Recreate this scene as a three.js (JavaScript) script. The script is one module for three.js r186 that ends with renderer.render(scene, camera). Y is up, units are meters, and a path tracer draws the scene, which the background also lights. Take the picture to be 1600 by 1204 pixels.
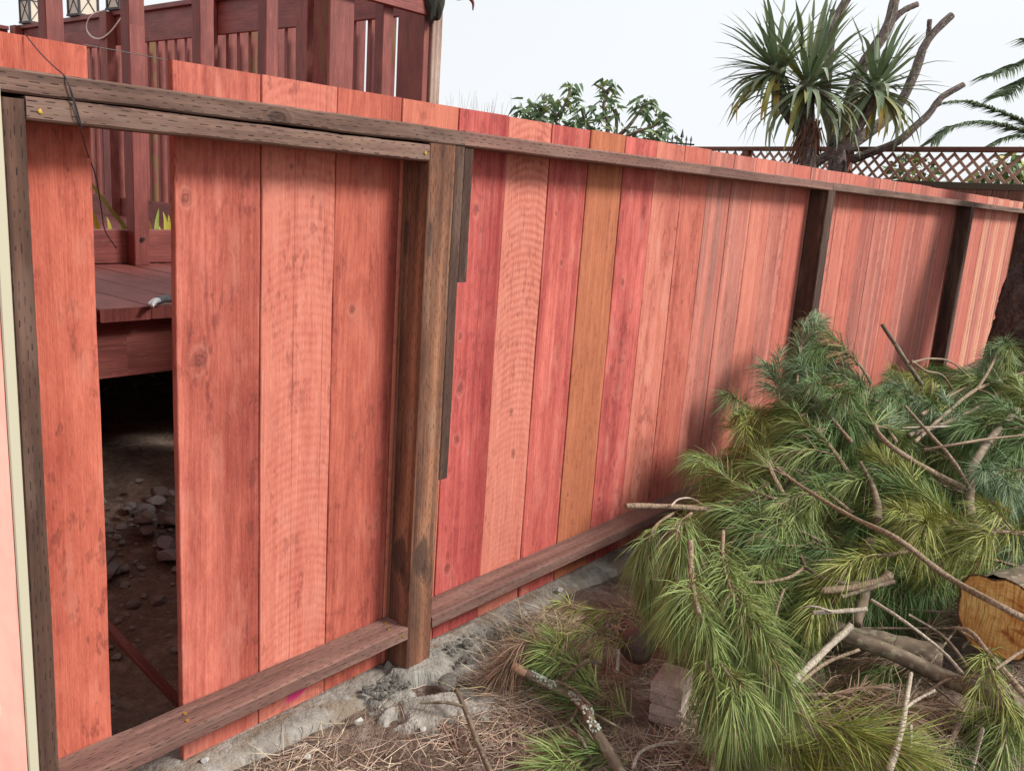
import * as THREE from 'three';
import { mergeGeometries } from 'three/addons/utils/BufferGeometryUtils.js';

// ---------------------------------------------------------------- camera, sky, sun, exposure
const scene = new THREE.Scene();
const camera = new THREE.PerspectiveCamera(47.54, 1600 / 1204, 0.05, 600);
camera.rotation.order = 'YXZ';
camera.position.set(-1.521, 1.305, 1.628);
camera.rotation.set(-0.2198, -0.8875, 0.0688);
scene.add(camera);

const SUN = new THREE.Vector3(0.60, 1.02, 1.0).normalize();
{ // thin bright overcast: white, a little cooler overhead, a wide glow round the veiled sun
  const W = 256, H = 128, d = new Float32Array(W * H * 4), v = new THREE.Vector3();
  for (let j = 0; j < H; j++) for (let i = 0; i < W; i++) {
    const th = (j + 0.5) / H * Math.PI - Math.PI / 2, ph = (i + 0.5) / W * Math.PI * 2 - Math.PI;
    v.set(Math.cos(th) * Math.cos(ph), Math.sin(th), Math.cos(th) * Math.sin(ph));
    const k = Math.max(0, v.dot(SUN)), g = 0.35 * Math.pow(k, 10), o = (j * W + i) * 4;
    const wob = 1 + 0.02 * Math.sin(ph * 3 + th * 5) + 0.012 * Math.sin(ph * 7 - th * 9);
    d[o] = (0.735 + g) * wob; d[o + 1] = (0.76 + g * 0.97) * wob; d[o + 2] = (0.785 + g * 0.9) * wob; d[o + 3] = 1;
  }
  const t = new THREE.DataTexture(d, W, H, THREE.RGBAFormat, THREE.FloatType);
  t.mapping = THREE.EquirectangularReflectionMapping; t.magFilter = t.minFilter = THREE.LinearFilter; t.needsUpdate = true;
  scene.background = t; scene.environment = t;
}
const sun = new THREE.DirectionalLight(new THREE.Color(1, 0.955, 0.89), 3.5);
sun.position.copy(SUN).multiplyScalar(20); sun.target.position.set(1, 0.5, 0);
sun.castShadow = true; sun.shadow.radius = 30; sun.shadow.mapSize.set(2048, 2048);
Object.assign(sun.shadow.camera, { left: -12, right: 12, top: 12, bottom: -12, near: 0.5, far: 60 });
scene.add(sun, sun.target);
const renderer = new THREE.WebGLRenderer({ antialias: true });
renderer.setSize(1024, 770);
renderer.toneMapping = THREE.LinearToneMapping;
renderer.toneMappingExposure = 1.28;
renderer.shadowMap.enabled = true;

// ---------------------------------------------------------------- helpers
const V3 = (a, b, c) => Array.isArray(a) ? new THREE.Vector3(a[0], a[1], a[2]) : new THREE.Vector3(a, b, c);
function rng(s) { s = (s * 2654435761) >>> 0; return () => { s = (s + 0x6D2B79F5) >>> 0; let t = s; t = Math.imul(t ^ (t >>> 15), t | 1); t ^= t + Math.imul(t ^ (t >>> 7), t | 61); return ((t ^ (t >>> 14)) >>> 0) / 4294967296; }; }
function hash(x, y) { let h = Math.imul(x, 374761393) + Math.imul(y, 668265263) | 0; h = Math.imul(h ^ (h >>> 13), 1274126177); return ((h ^ (h >>> 16)) >>> 0) / 4294967296; }
function vn(x, y) { const a = Math.floor(x), b = Math.floor(y); let f = x - a, g = y - b; f = f * f * (3 - 2 * f); g = g * g * (3 - 2 * g); const p = hash(a, b), q = hash(a + 1, b), r = hash(a, b + 1), s = hash(a + 1, b + 1); return p + (q - p) * f + (r - p) * g + (p - q - r + s) * f * g; }
function fbm(x, y, o = 4) { let s = 0, a = 0.5, n = 0; for (let i = 0; i < o; i++) { s += a * vn(x, y); n += a; a *= 0.5; x = x * 2.03 + 17.1; y = y * 2.03 + 5.7; } return s / n; }
const clamp = (x, a = 0, b = 1) => x < a ? a : x > b ? b : x, mix = (a, b, t) => a + (b - a) * t, sst = (a, b, x) => { x = clamp((x - a) / (b - a)); return x * x * (3 - 2 * x); };
const mixc = (a, b, t) => [mix(a[0], b[0], t), mix(a[1], b[1], t), mix(a[2], b[2], t)];

// colour texture (fn gives sRGB 0..255 in out[0..2], relief 0..1 in out[3]); returns {map, bump}
function tex(W, H, fn, { bump = true, rep = null, wrap = true } = {}) {
  const c = new Uint8Array(W * H * 4), b = bump ? new Uint8Array(W * H * 4) : null, o = [0, 0, 0, 0.5];
  for (let j = 0; j < H; j++) for (let i = 0; i < W; i++) {
    o[3] = 0.5; fn((i + 0.5) / W, (j + 0.5) / H, o); const k = (j * W + i) * 4;
    c[k] = clamp(o[0], 0, 255); c[k + 1] = clamp(o[1], 0, 255); c[k + 2] = clamp(o[2], 0, 255); c[k + 3] = 255;
    if (b) { b[k] = b[k + 1] = b[k + 2] = clamp(o[3]) * 255; b[k + 3] = 255; }
  }
  const mk = (d, srgb) => { const t = new THREE.DataTexture(d, W, H, THREE.RGBAFormat); t.magFilter = THREE.LinearFilter; t.minFilter = THREE.LinearMipmapLinearFilter; t.generateMipmaps = true; t.wrapS = t.wrapT = wrap ? THREE.RepeatWrapping : THREE.ClampToEdgeWrapping; if (srgb) t.colorSpace = THREE.SRGBColorSpace; if (rep) t.repeat.set(rep[0], rep[1]); t.needsUpdate = true; return t; };
  return { map: mk(c, true), bump: b ? mk(b, false) : null };
}
function mat(t, { rough = 0.85, bs = 0.001, metal = 0, vc = false, side = THREE.FrontSide } = {}) {
  const m = new THREE.MeshStandardMaterial({ roughness: rough, metalness: metal, vertexColors: vc, side });
  if (Array.isArray(t)) m.color.setRGB(t[0], t[1], t[2]); else if (t) { m.map = t.map; if (t.bump && bs) { m.bumpMap = t.bump; m.bumpScale = bs; } }
  return m;
}
const used = {};
function numbered(n) { if (!(n in used)) { used[n] = 0; return n; } used[n]++; return n + '_' + String(used[n]).padStart(3, '0'); }
function tag(o, label, category, group, kind) { o.userData.label = label; if (category) o.userData.category = category; if (group) o.userData.group = group; if (kind) o.userData.kind = kind; return o; }
function shade(o) { o.castShadow = true; o.receiveShadow = true; return o; }
function thing(name, label, category, pos = [0, 0, 0], group) { const g = new THREE.Group(); g.name = numbered(name); g.position.set(...pos); tag(g, label, category, group); scene.add(g); return g; }
function part(name, geo, m, parent, kind) { const o = shade(new THREE.Mesh(geo, m)); o.name = name; parent.add(o); if (kind) o.userData.kind = kind; return o; }
function single(name, label, category, geo, m, group, kind) { const o = shade(new THREE.Mesh(geo, m)); o.name = numbered(name); tag(o, label, category, group, kind); scene.add(o); return o; }
function structure(name, label, geo, m) { const o = shade(new THREE.Mesh(geo, m)); o.name = numbered(name); o.userData.kind = 'structure'; o.userData.label = label; scene.add(o); return o; }

// a sawn timber along +Y from 0 to L, W wide (x), T thick (z), chamfered, edges a little uneven.
// uvMode 'board': the front face takes the whole texture; 'metres': u round the section, v along the length, both in metres
function timber(L, W, T, { c = 0.003, rings = 6, wob = 0.0012, seed = 1, uvMode = 'metres', off = [0, 0], endTilt = 0, bow = 0 } = {}) {
  const R = rng(seed), a = W / 2, b = T / 2, sec = [[-a + c, b], [a - c, b], [a, b - c], [a, -b + c], [a - c, -b], [-a + c, -b], [-a, -b + c], [-a, b - c]];
  const per = [0]; for (let i = 0; i < 8; i++) { const p = sec[i], q = sec[(i + 1) % 8]; per.push(per[i] + Math.hypot(q[0] - p[0], q[1] - p[1])); }
  const rows = []; let wl = 0, wr = 0;
  for (let k = 0; k <= rings; k++) {
    const t = k / rings, y = L * t; wl = (R() - 0.5) * 2 * wob; wr = (R() - 0.5) * 2 * wob; const wz = (R() - 0.5) * wob, bx = bow * 4 * t * (1 - t);
    rows.push(sec.map(([x, z]) => [x + bx + (x < 0 ? wl : wr), y + (k === rings ? endTilt * x : 0), z + wz]));
  }
  const P = [], U = []; const uv = (p, i, perU) => {
    if (uvMode === 'board') { const inward = (b - p[2]) / T; let u = (p[0] + a) / W; if (i === 6 || i === 7 || i === 2 || i === 3) u = u < 0.5 ? inward * T / W * 0.9 + 0.005 : 1 - inward * T / W * 0.9 - 0.005; U.push(clamp(u, 0.004, 0.996), clamp(p[1] / L, 0.002, 0.998)); }
    else U.push(perU + off[0], p[1] + off[1]);
  };
  for (let k = 0; k < rings; k++) for (let i = 0; i < 8; i++) {
    const j = (i + 1) % 8, A = rows[k][i], B = rows[k][j], C = rows[k + 1][j], D = rows[k + 1][i];
    for (const [p, pu] of [[A, per[i]], [B, per[i + 1]], [C, per[i + 1]], [A, per[i]], [C, per[i + 1]], [D, per[i]]]) { P.push(...p); uv(p, i, pu); }
  }
  for (const [row, s] of [[rows[0], 1], [rows[rings], -1]]) for (let i = 1; i < 7; i++) {
    const tri = s > 0 ? [row[0], row[i + 1], row[i]] : [row[0], row[i], row[i + 1]];
    for (const p of tri) { P.push(...p); if (uvMode === 'board') U.push((p[0] + a) / W, s > 0 ? 0.004 : 0.996); else U.push(p[0] + off[0], p[2] + off[1]); }
  }
  const g = new THREE.BufferGeometry(); g.setAttribute('position', new THREE.Float32BufferAttribute(P, 3)); g.setAttribute('uv', new THREE.Float32BufferAttribute(U, 2)); g.computeVertexNormals(); return g;
}
// the same timber laid along +X (top face up): width is across z, thickness is height
function beamX(L, W, T, o) { const g = timber(L, T, W, o); g.rotateZ(-Math.PI / 2); return g; }      // L in x, T in y, W in z
function beamZ(L, W, T, o) { const g = timber(L, W, T, o); g.rotateX(-Math.PI / 2); return g; }      // L toward -z, W in x, T in y
const at = (g, x, y, z) => (g.translate(x, y, z), g);

// tapered round stick through points
function stick(pts, r0, r1, { rad = 7, seg = 0, bumpy = 0, seed = 1, cap = true } = {}) {
  const cv = new THREE.CatmullRomCurve3(pts.map(p => V3(p)), false, 'centripetal'), n = seg || Math.max(4, (pts.length - 1) * 5), R = rng(seed);
  const fr = cv.computeFrenetFrames(n, false), len = cv.getLength(), P = [], U = [], I = [];
  for (let k = 0; k <= n; k++) {
    const t = k / n, c = cv.getPointAt(t), r = mix(r0, r1, t);
    for (let i = 0; i <= rad; i++) { const a = i / rad * Math.PI * 2, rr = r * (1 + bumpy * (hash(k * 31 + seed * 7, (i % rad) * 17 + seed) - 0.5)); const x = Math.cos(a) * rr, y = Math.sin(a) * rr, N = fr.normals[k], B = fr.binormals[k]; P.push(c.x + N.x * x + B.x * y, c.y + N.y * x + B.y * y, c.z + N.z * x + B.z * y); U.push(i / rad * Math.PI * 2 * r0, t * len); }
  }
  for (let k = 0; k < n; k++) for (let i = 0; i < rad; i++) { const a = k * (rad + 1) + i, b = a + rad + 1; I.push(a, a + 1, b, b, a + 1, b + 1); }
  if (cap) for (const [k, f] of [[0, 1], [n, -1]]) { const c = cv.getPointAt(k / n), m = P.length / 3; P.push(c.x, c.y, c.z); U.push(0, 0); for (let i = 0; i < rad; i++) { const a = k * (rad + 1) + i; f > 0 ? I.push(m, a + 1, a) : I.push(m, a, a + 1); } }
  const g = new THREE.BufferGeometry(); g.setAttribute('position', new THREE.Float32BufferAttribute(P, 3)); g.setAttribute('uv', new THREE.Float32BufferAttribute(U, 2)); g.setIndex(I); g.computeVertexNormals(); return g;
}
// an irregular stone
function stone(rx, ry, rz, seed, rough = 0.3, det = 2, flat = 0) {
  const g = new THREE.IcosahedronGeometry(1, det), p = g.attributes.position, R = rng(seed), ox = R() * 50, oy = R() * 50, pl = []; for (let i = 0; i < flat; i++) pl.push([new THREE.Vector3(R() - 0.5, R() - 0.5, R() - 0.5).normalize(), 0.45 + R() * 0.35]);
  for (let i = 0; i < p.count; i++) { const v = new THREE.Vector3().fromBufferAttribute(p, i); const q = v.clone(); for (const [n, d] of pl) { const k = q.dot(n); if (k > d) q.addScaledVector(n, d - k); } const s = 1 + rough * (fbm(v.x * 1.7 + ox + v.z, v.y * 1.7 + oy - v.z, 3) - 0.5) * 2; p.setXYZ(i, q.x * rx * s, q.y * ry * s, q.z * rz * s); }
  g.computeVertexNormals(); return g;
}

// ---------------------------------------------------------------- wood textures
// redwood fence board: c1 light, c2 dark (sRGB); knots [x,y,r] in board fractions/metres; arcs = saw marks
function boardTex(W, H, s, p) {
  const bw = 0.198, bh = 1.5, { c1, c2, streak = 0.5, blotch = 0.5, arcs = 0, knots = [], stain = [], grey = 0, seam = [], mark = null, pale = 0.3, cath = 0 } = p, ox = s * 13.7, oy = s * 7.3, GAIN = 0.88;
  const pl = [232, 168, 150], dk = [104, 44, 38];
  return tex(W, H, (u, v, o) => {
    let x = u * bw, y = v * bh, kd = 0, ring = 0;
    let wx = x + 0.006 * (fbm(x * 6 + ox, y * 1.5 + oy, 2) - 0.5) + 0.01 * (vn(ox, y * 1.1) - 0.5) + 0.0016 * (fbm(x * 40 + ox, y * 9, 2) - 0.5);
    for (const [kx, ky, kr] of knots) { const dx = x - kx * bw, dy = y - ky * bh, r = Math.hypot(dx, dy * 0.75) / kr; if (r < 6) { wx -= Math.sign(dx) * kr * 0.8 * Math.exp(-r * r * 0.3) * Math.min(1, Math.abs(dx) / kr * 2); if (r < 2.2) { const rr = r + 0.55 * (fbm(x * 120 + kx * 77, y * 120, 2) - 0.5); ring = Math.max(ring, Math.exp(-Math.pow((rr - 1.15) * 2.8, 2)) * (0.15 + 0.4 * vn(x * 90, y * 60 + kx * 50))); kd = Math.max(kd, sst(1.0, 0.3, rr) * (0.45 + 0.2 * Math.sin(rr * 15 + kx * 9)) + 0.35 * Math.exp(-Math.pow((rr - 0.95) * 6, 2)) * vn(x * 150, y * 90)); } } }
    const g1 = fbm(wx * 46 + ox, y * 0.9 + oy, 4), g2 = fbm(wx * 230 + oy, y * 2.2 + ox, 3), fib = vn(wx * 1000 + ox, y * 22 + oy), fuzz = vn(wx * 520 + oy, y * 130 + ox), bl = fbm(x * 14 + oy, y * 4.5 + ox, 4), bl2 = fbm(x * 34 + ox, y * 13 + oy, 4), bl3 = fbm(x * 95 + ox, y * 42 + oy, 3), sp = hash((x * 1400) | 0, ((y * 1000) | 0) + s);
    let d = 0.42 + streak * (g1 - 0.5) * 1.6 + 0.5 * (g2 - 0.5) + blotch * ((bl - 0.5) * 1.0 + (bl2 - 0.5) * 0.75) + 0.3 * (bl3 - 0.5);
    if (cath) { const cy = y * 0.9 + 0.35 * Math.pow((wx - bw * 0.45) / bw * 3.2, 2); d += cath * 0.22 * (Math.pow(0.5 + 0.5 * Math.sin(cy * 46 + g1 * 3), 3) - 0.3); }
    let rel = 0.5 + 0.35 * (g2 - 0.5) + 0.4 * (fib - 0.5) + 0.3 * (fuzz - 0.5) + 0.25 * (bl3 - 0.5);
    if (arcs) { const xx = (u - 0.6) * bw, yy = y - Math.sqrt(Math.max(0.0001, 0.034 - xx * xx)); const am = arcs * sst(-0.05, 0.3, u + 0.4 * (bl - 0.5)) * (0.15 + 1.1 * vn(3 + ox, y * 2.4)) * (0.25 + 1.3 * bl2); const ph = yy / 0.022 + 1.0 * vn(y * 3, ox) + 0.35 * (bl3 - 0.5) + 0.5 * (bl2 - 0.5); const wv = 0.5 + 0.5 * Math.sin(ph * 6.283); d += am * (Math.pow(wv, 1.4) - 0.45) * 0.75; rel += am * (wv - 0.5) * 0.5; }
    for (const [sx, sy, rx, ry, am] of stain) { const q = Math.pow((u - sx) / rx, 2) + Math.pow((v - sy) / ry, 2); d += am * sst(1.3, 0.1, q + 1.3 * (bl2 - 0.5) + 0.9 * (g1 - 0.5) + 0.5 * (bl3 - 0.5)); }
    d += (fib - 0.5) * 0.42 + (fuzz - 0.5) * 0.26 + (sp - 0.5) * 0.14;
    let c = mixc(c1, c2, clamp(d, -0.25, 1.4));
    const pp = 0.6 * pale * sst(0.54, 0.78, fbm(x * 26 + oy * 2, y * 9 + ox, 5)) * (0.35 + fib * 1.0); c = mixc(c, pl, clamp(pp, 0, 0.6));
    if (grey) c = mixc(c, [150, 116, 108], grey * sst(0.5, 0.75, fbm(wx * 30 + 9, y * 1.3 + ox, 3)));
    const rag = sst(0.58, 0.72, fbm(x * 80 + ox, y * 34 + oy, 4)) * sst(0.35, 0.65, bl); c = mixc(c, dk, rag * 0.36 * (0.3 + blotch) * (0.4 + fuzz));
    for (const q of seam) { const e = Math.abs(u - q - 0.02 * (vn(y * 2, q * 9) - 0.5)); if (e < 0.007) { c = mixc(c, [95, 40, 36], 0.55 * (1 - e / 0.007) * (0.4 + vn(y * 9, q * 5))); rel -= 0.2; } }
    if (ring) c = mixc(c, pl, ring * 0.6);
    if (kd) { c = mixc(c, [98, 52, 42], clamp(kd, 0, 0.85)); rel -= 0.2 * kd; }
    if (mark) { const q = Math.pow((u - mark[0]) / mark[2], 2) + Math.pow((v - mark[1] - (u - mark[0]) * 0.05) / mark[3], 2); c = mixc(c, [214, 44, 128], 0.85 * sst(1.2, 0.2, q + 0.6 * (bl2 - 0.5))); }
    o[0] = c[0] * GAIN; o[1] = c[1] * GAIN * 0.975; o[2] = c[2] * GAIN * 0.955; o[3] = rel;
  }, { wrap: false });
}
// incised pressure-treated lumber, 2.4 m x 0.27 m
function treatedTex(s, c1, c2, slitDark = 0.95, grain = 1, dark = []) {
  const W = 320, H = 2048, w = 0.27, h = 2.4, ox = s * 11.3, oy = s * 5.1;
  return tex(W, H, (u, v, o) => {
    const x = u * w, y = v * h; let wx = x + 0.012 * (vn(y * 1.3 + ox, oy) - 0.5);
    const kx = hash((y / 0.55) | 0, s + 3) * w, ky = (((y / 0.55) | 0) + 0.3 + 0.4 * hash((y / 0.55) | 0, s + 8)) * 0.55, kr = 0.016, dx = x - kx, r = Math.hypot(dx, (y - ky) * 0.6) / kr;
    if (r < 5) wx -= Math.sign(dx) * kr * 0.8 * Math.exp(-r * r * 0.4) * Math.min(1, Math.abs(dx) / kr * 2);
    const g1 = fbm(wx * 60 + ox, y * 1.0 + oy, 4), g2 = fbm(wx * 260 + ox, y * 4 + oy, 3), bl = fbm(x * 16 + oy, y * 3 + ox, 4), f = vn(wx * 1100, y * 40 + ox), b3 = fbm(x * 60 + oy, y * 25 + ox, 3);
    let d = 0.45 + grain * 0.95 * (g1 - 0.5) + 0.4 * (g2 - 0.5) + 0.75 * (bl - 0.5) + 0.22 * (f - 0.5) + 0.3 * (b3 - 0.5);
    if (r < 1.6) d += (0.4 * sst(1.2, 0.4, r + 0.7 * (b3 - 0.5)) + 0.10 * Math.sin(r * 12)) * (hash((y / 0.55) | 0, s + 40) > 0.7 ? 1 : 0.1);
    let c = mixc(c1, c2, clamp(d, -0.1, 1.2)), rel = 0.62 + 0.18 * (g2 - 0.5) + 0.15 * (f - 0.5);
    c = mixc(c, [138, 118, 106], 0.30 * sst(0.55, 0.75, fbm(x * 26 + oy * 3, y * 6 + ox, 3)));
    for (const [dx0, dy0, rx0, ry0, am] of dark) { const q = Math.hypot((x - dx0) / rx0, (y - dy0) / ry0) + 0.9 * (b3 - 0.5) + 0.5 * (bl - 0.5), k = am * sst(1.15, 0.55, q); c = mixc(c, [44, 32, 27], k); rel -= 0.3 * k; }
    // staggered slits, uneven: some long, some nearly closed
    const row = Math.floor(x / 0.0086 + 0.35 * (vn(y * 2.2, s) - 0.5)), rx = x - (row + 0.5 - 0.35 * (vn(y * 2.2, s) - 0.5)) * 0.0086, per = 0.031, sh = (row % 2) * 0.5 + 0.45 * hash(row, s), yy = y / per + sh + 0.35 * (vn(y * 9, row) - 0.5), cell = Math.floor(yy), fy = yy - cell;
    const on = hash(row * 3 + 1, cell + s * 17), len = 0.25 + 0.45 * hash(row + 9, cell + s), wdt = 0.0005 + 0.0009 * hash(row, cell * 5), str = slitDark * (0.35 + 0.75 * hash(row * 7, cell * 3 + s));
    if (on > 0.16) { const e = sst(wdt, wdt * 0.3, Math.abs(rx - 0.003 * (hash(cell, row) - 0.5) - 0.02 * (fy - 0.5) * 0.03)) * sst(len / 2, len / 2 - 0.1, Math.abs(fy - 0.5 - 0.12 * (on - 0.5))); c = mixc(c, [30, 20, 17], clamp(e * str)); rel -= 0.5 * e; }
    o[0] = c[0]; o[1] = c[1]; o[2] = c[2]; o[3] = rel;
  }, { rep: [1 / w, 1 / h] });
}
const T_rail = treatedTex(1, [134, 105, 92], [62, 43, 36]);
const T_post = treatedTex(2, [156, 108, 80], [74, 45, 33], 0.8, 1.3, [[0.030, 0.36, 0.03, 0.055, 0.6], [0.06, 0.30, 0.025, 0.04, 0.35], [0.02, 0.22, 0.03, 0.12, 0.22], [0.008, 1.20, 0.014, 0.05, 0.5]]);
const T_rail2 = treatedTex(3, [142, 105, 94], [86, 59, 52]);
const M_dark = mat(treatedTex(5, [98, 69, 56], [50, 33, 26]), { rough: 0.9, bs: 0.0016 });
const M_rail = mat(T_rail, { rough: 0.9, bs: 0.0016 }), M_post = mat(T_post, { rough: 0.88, bs: 0.0016 }), M_rail2 = mat(T_rail2, { rough: 0.88, bs: 0.0014 });

const RED = { c1: [221, 127, 109], c2: [165, 76, 63] }, CRIM = { c1: [224, 116, 108], c2: [168, 64, 62] }, PALE = { c1: [236, 152, 132], c2: [196, 106, 90] }, GOLD = { c1: [212, 132, 96], c2: [166, 92, 58] }, PINK = { c1: [224, 144, 128], c2: [178, 96, 84] };
const nearBoards = [
  { ...RED, streak: 0.5, blotch: 0.9, knots: [[0.25, 0.61, 0.02], [0.12, 0.83, 0.013]], stain: [[0.85, 0.42, 0.4, 0.5, 0.38], [0.5, 0.5, 0.5, 0.12, 0.2]], pale: 0.55, cath: 0.4 },
  { ...PALE, c2: [198, 104, 88], streak: 0.35, blotch: 0.45, arcs: 0.4, knots: [[0.38, 0.88, 0.006]], seam: [0.44, 0.85], pale: 0.4, mark: [0.6, 0.03, 0.22, 0.016] },
  { ...RED, c1: [216, 120, 98], streak: 0.45, blotch: 0.6, knots: [[0.3, 0.665, 0.01]], stain: [[0.95, 0.5, 0.35, 0.7, 0.4]], pale: 0.4, cath: 0.8 },
  { ...PALE, c1: [230, 142, 114], streak: 0.5, blotch: 0.3, pale: 0.2, cath: 0.9 },
  { ...CRIM, streak: 0.9, blotch: 0.4, knots: [[0.42, 0.83, 0.013], [0.3, 0.5, 0.014], [0.3, 0.4, 0.012], [0.24, 0.14, 0.013], [0.25, 0.6, 0.009]], seam: [0.6], stain: [[0.85, 0.5, 0.2, 0.9, 0.3]], pale: 0.35 },
  { ...PALE, streak: 0.25, blotch: 0.3, arcs: 0.6, knots: [[0.5, 0.43, 0.011], [0.62, 0.34, 0.012]], pale: 0.3 },
  { ...CRIM, c1: [226, 122, 110], streak: 0.8, blotch: 0.5, knots: [[0.25, 0.83, 0.007], [0.5, 0.73, 0.008]], pale: 0.5, stain: [[0.5, 0.92, 0.35, 0.12, 0.35]] },
  { ...GOLD, streak: 0.55, blotch: 0.3, knots: [[0.72, 0.76, 0.005], [0.42, 0.64, 0.004], [0.2, 0.2, 0.008], [0.5, 0.12, 0.004]], pale: 0.1, cath: 0.5 },
  { ...CRIM, c2: [164, 66, 62], streak: 0.55, blotch: 0.9, knots: [[0.3, 0.68, 0.011], [0.2, 0.16, 0.01]], pale: 0.7 },
  { ...PALE, streak: 0.6, blotch: 0.6, pale: 0.8, stain: [[0.7, 0.85, 0.3, 0.2, 0.3]] },
  { ...RED, streak: 0.5, blotch: 0.5, knots: [[0.5, 0.62, 0.008]], pale: 0.4 },
  { ...PINK, streak: 0.8, blotch: 0.4, grey: 0.5, knots: [[0.4, 0.4, 0.006]], pale: 0.2 },
  { ...PINK, streak: 0.7, blotch: 0.4, grey: 0.3, pale: 0.3, knots: [[0.5, 0.8, 0.005]] },
  { ...PALE, streak: 0.7, blotch: 0.3, pale: 0.3 },
];
const boardMats = nearBoards.map((p, i) => mat(boardTex(i < 9 ? 224 : 128, i < 9 ? 1408 : 768, i + 1, p), { rough: 0.82, bs: 0.0011 }));
const M_board0 = mat(boardTex(224, 1408, 41, { ...RED, c1: [222, 124, 102], c2: [178, 82, 64], streak: 0.35, blotch: 0.7, pale: 0.6 }), { rough: 0.85, bs: 0.0013 });
const farMats = [{ ...PINK, streak: 0.9, grey: 0.2 }, { ...RED, streak: 0.7, c2: [184, 96, 84] }, { ...PALE, c1: [226, 142, 124], streak: 0.8, grey: 0.3 }, { ...PINK, c1: [206, 124, 110], c2: [156, 82, 72], streak: 0.9, grey: 0.5 }, { ...PALE, c1: [244, 192, 158], c2: [202, 126, 108], streak: 1.3, pale: 0.3 }, { ...PINK, streak: 1.1, grey: 0.5 }].map((p, i) => mat(boardTex(96, 640, 60 + i, { blotch: 0.4, pale: 0.3, ...p }), { rough: 0.82, bs: 0.001 }));

// ---------------------------------------------------------------- ground
const T_dirt = tex(1024, 1024, (u, v, o) => {
  const x = u * 40, y = v * 40, w = (a) => a; const n = fbm(x * 0.4, y * 0.4, 5), f = fbm(x * 3.1 + 7, y * 3.1, 4), q = hash((u * 1024) | 0, (v * 1024) | 0), g = fbm(x * 1.3 + 31, y * 1.3, 4);
  let c = mixc([126, 106, 92], [84, 68, 58], clamp(0.5 + (n - 0.5) * 1.5 + (f - 0.5) * 0.9)); c = mixc(c, [142, 130, 120], 0.5 * sst(0.6, 0.75, g)); const k = q > 0.985 ? 1 : 0; c = mixc(c, [176, 166, 156], k * 0.5);
  o[0] = c[0] + (q - 0.5) * 22; o[1] = c[1] + (q - 0.5) * 20; o[2] = c[2] + (q - 0.5) * 18; o[3] = 0.5 + (f - 0.5) * 0.9 + (q - 0.5) * 0.35;
}, { rep: [0.5, 0.5] });
const M_dirt = mat(T_dirt, { rough: 0.97, bs: 0.012 });
const groundY = (x, z) => {
  let y = -0.03 + 0.030 * (fbm(x * 1.6 + 4, z * 1.6 + 9, 3) - 0.5) + 0.022 * (fbm(x * 9 + 1, z * 9, 3) - 0.5);
  y += 0.05 * sst(0.35, 1.2, z) * sst(-1, 1, x) * 0.4;
  if (z < -0.05) y = mix(y, -0.02 + 0.05 * (fbm(x * 4, z * 4, 3) - 0.5) + 0.10 * sst(-0.7, -1.6, z), sst(-0.05, -0.25, z));
  return y;
};
{
  const axis = (lo, hi, step, far) => { const a = []; for (let v = lo; v <= hi + 1e-6; v += step) a.push(v); let s = step, v = hi; while (v < far) { s *= 1.5; v += s; a.push(v); } s = step; v = lo; while (v > -far) { s *= 1.5; v -= s; a.unshift(v); } return a; };
  const X = axis(-2, 4.5, 0.03, 220), Z = axis(-2.2, 2.2, 0.03, 220), P = [], U = [], I = [];
  for (const z of Z) for (const x of X) { P.push(x, Math.abs(x) > 12 || Math.abs(z) > 12 ? -0.05 : groundY(x, z), z); U.push(x, z); }
  const n = X.length; for (let j = 0; j < Z.length - 1; j++) for (let i = 0; i < n - 1; i++) { const a = j * n + i, b = a + n; I.push(a, b, a + 1, a + 1, b, b + 1); }
  const g = new THREE.BufferGeometry(); g.setAttribute('position', new THREE.Float32BufferAttribute(P, 3)); g.setAttribute('uv', new THREE.Float32BufferAttribute(U, 2)); g.setIndex(I); g.computeVertexNormals();
  structure('ground', 'brown dirt ground on both sides of the red board fence', g, M_dirt);
}
const T_conc = tex(512, 512, (u, v, o) => { const x = u * 20, y = v * 20, n = fbm(x * 0.5, y * 0.5, 4), f = fbm(x * 4, y * 4, 4), q = hash((u * 512) | 0, (v * 512) | 0), d = fbm(x * 0.9 + 40, y * 0.9, 4); let c = mixc([158, 152, 144], [116, 108, 100], clamp(0.5 + (n - 0.5) * 1.4 + (f - 0.5))); c = mixc(c, [118, 98, 80], 0.6 * sst(0.5, 0.7, d)); o[0] = c[0] + (q - 0.5) * 24; o[1] = c[1] + (q - 0.5) * 24; o[2] = c[2] + (q - 0.5) * 24; o[3] = 0.5 + (f - 0.5) + (q - 0.5) * 0.3; }, { rep: [1, 1] });
const M_conc = mat(T_conc, { rough: 0.95, bs: 0.006 });
const T_cement = tex(512, 512, (u, v, o) => { const x = u * 20, y = v * 20, n = fbm(x * 0.6 + 3, y * 0.6, 4), f = fbm(x * 5, y * 5, 3), q = hash((u * 512) | 0, (v * 512) | 0); const c = mixc([160, 156, 148], [112, 106, 98], clamp(0.45 + (n - 0.5) * 1.6 + (f - 0.5) * 0.6)); o[0] = c[0] + (q - 0.5) * 16; o[1] = c[1] + (q - 0.5) * 16; o[2] = c[2] + (q - 0.5) * 16; o[3] = 0.5 + (f - 0.5) * 0.9; }, { rep: [2, 2] });
const M_cement = mat(T_cement, { rough: 0.93, bs: 0.005 });
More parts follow.
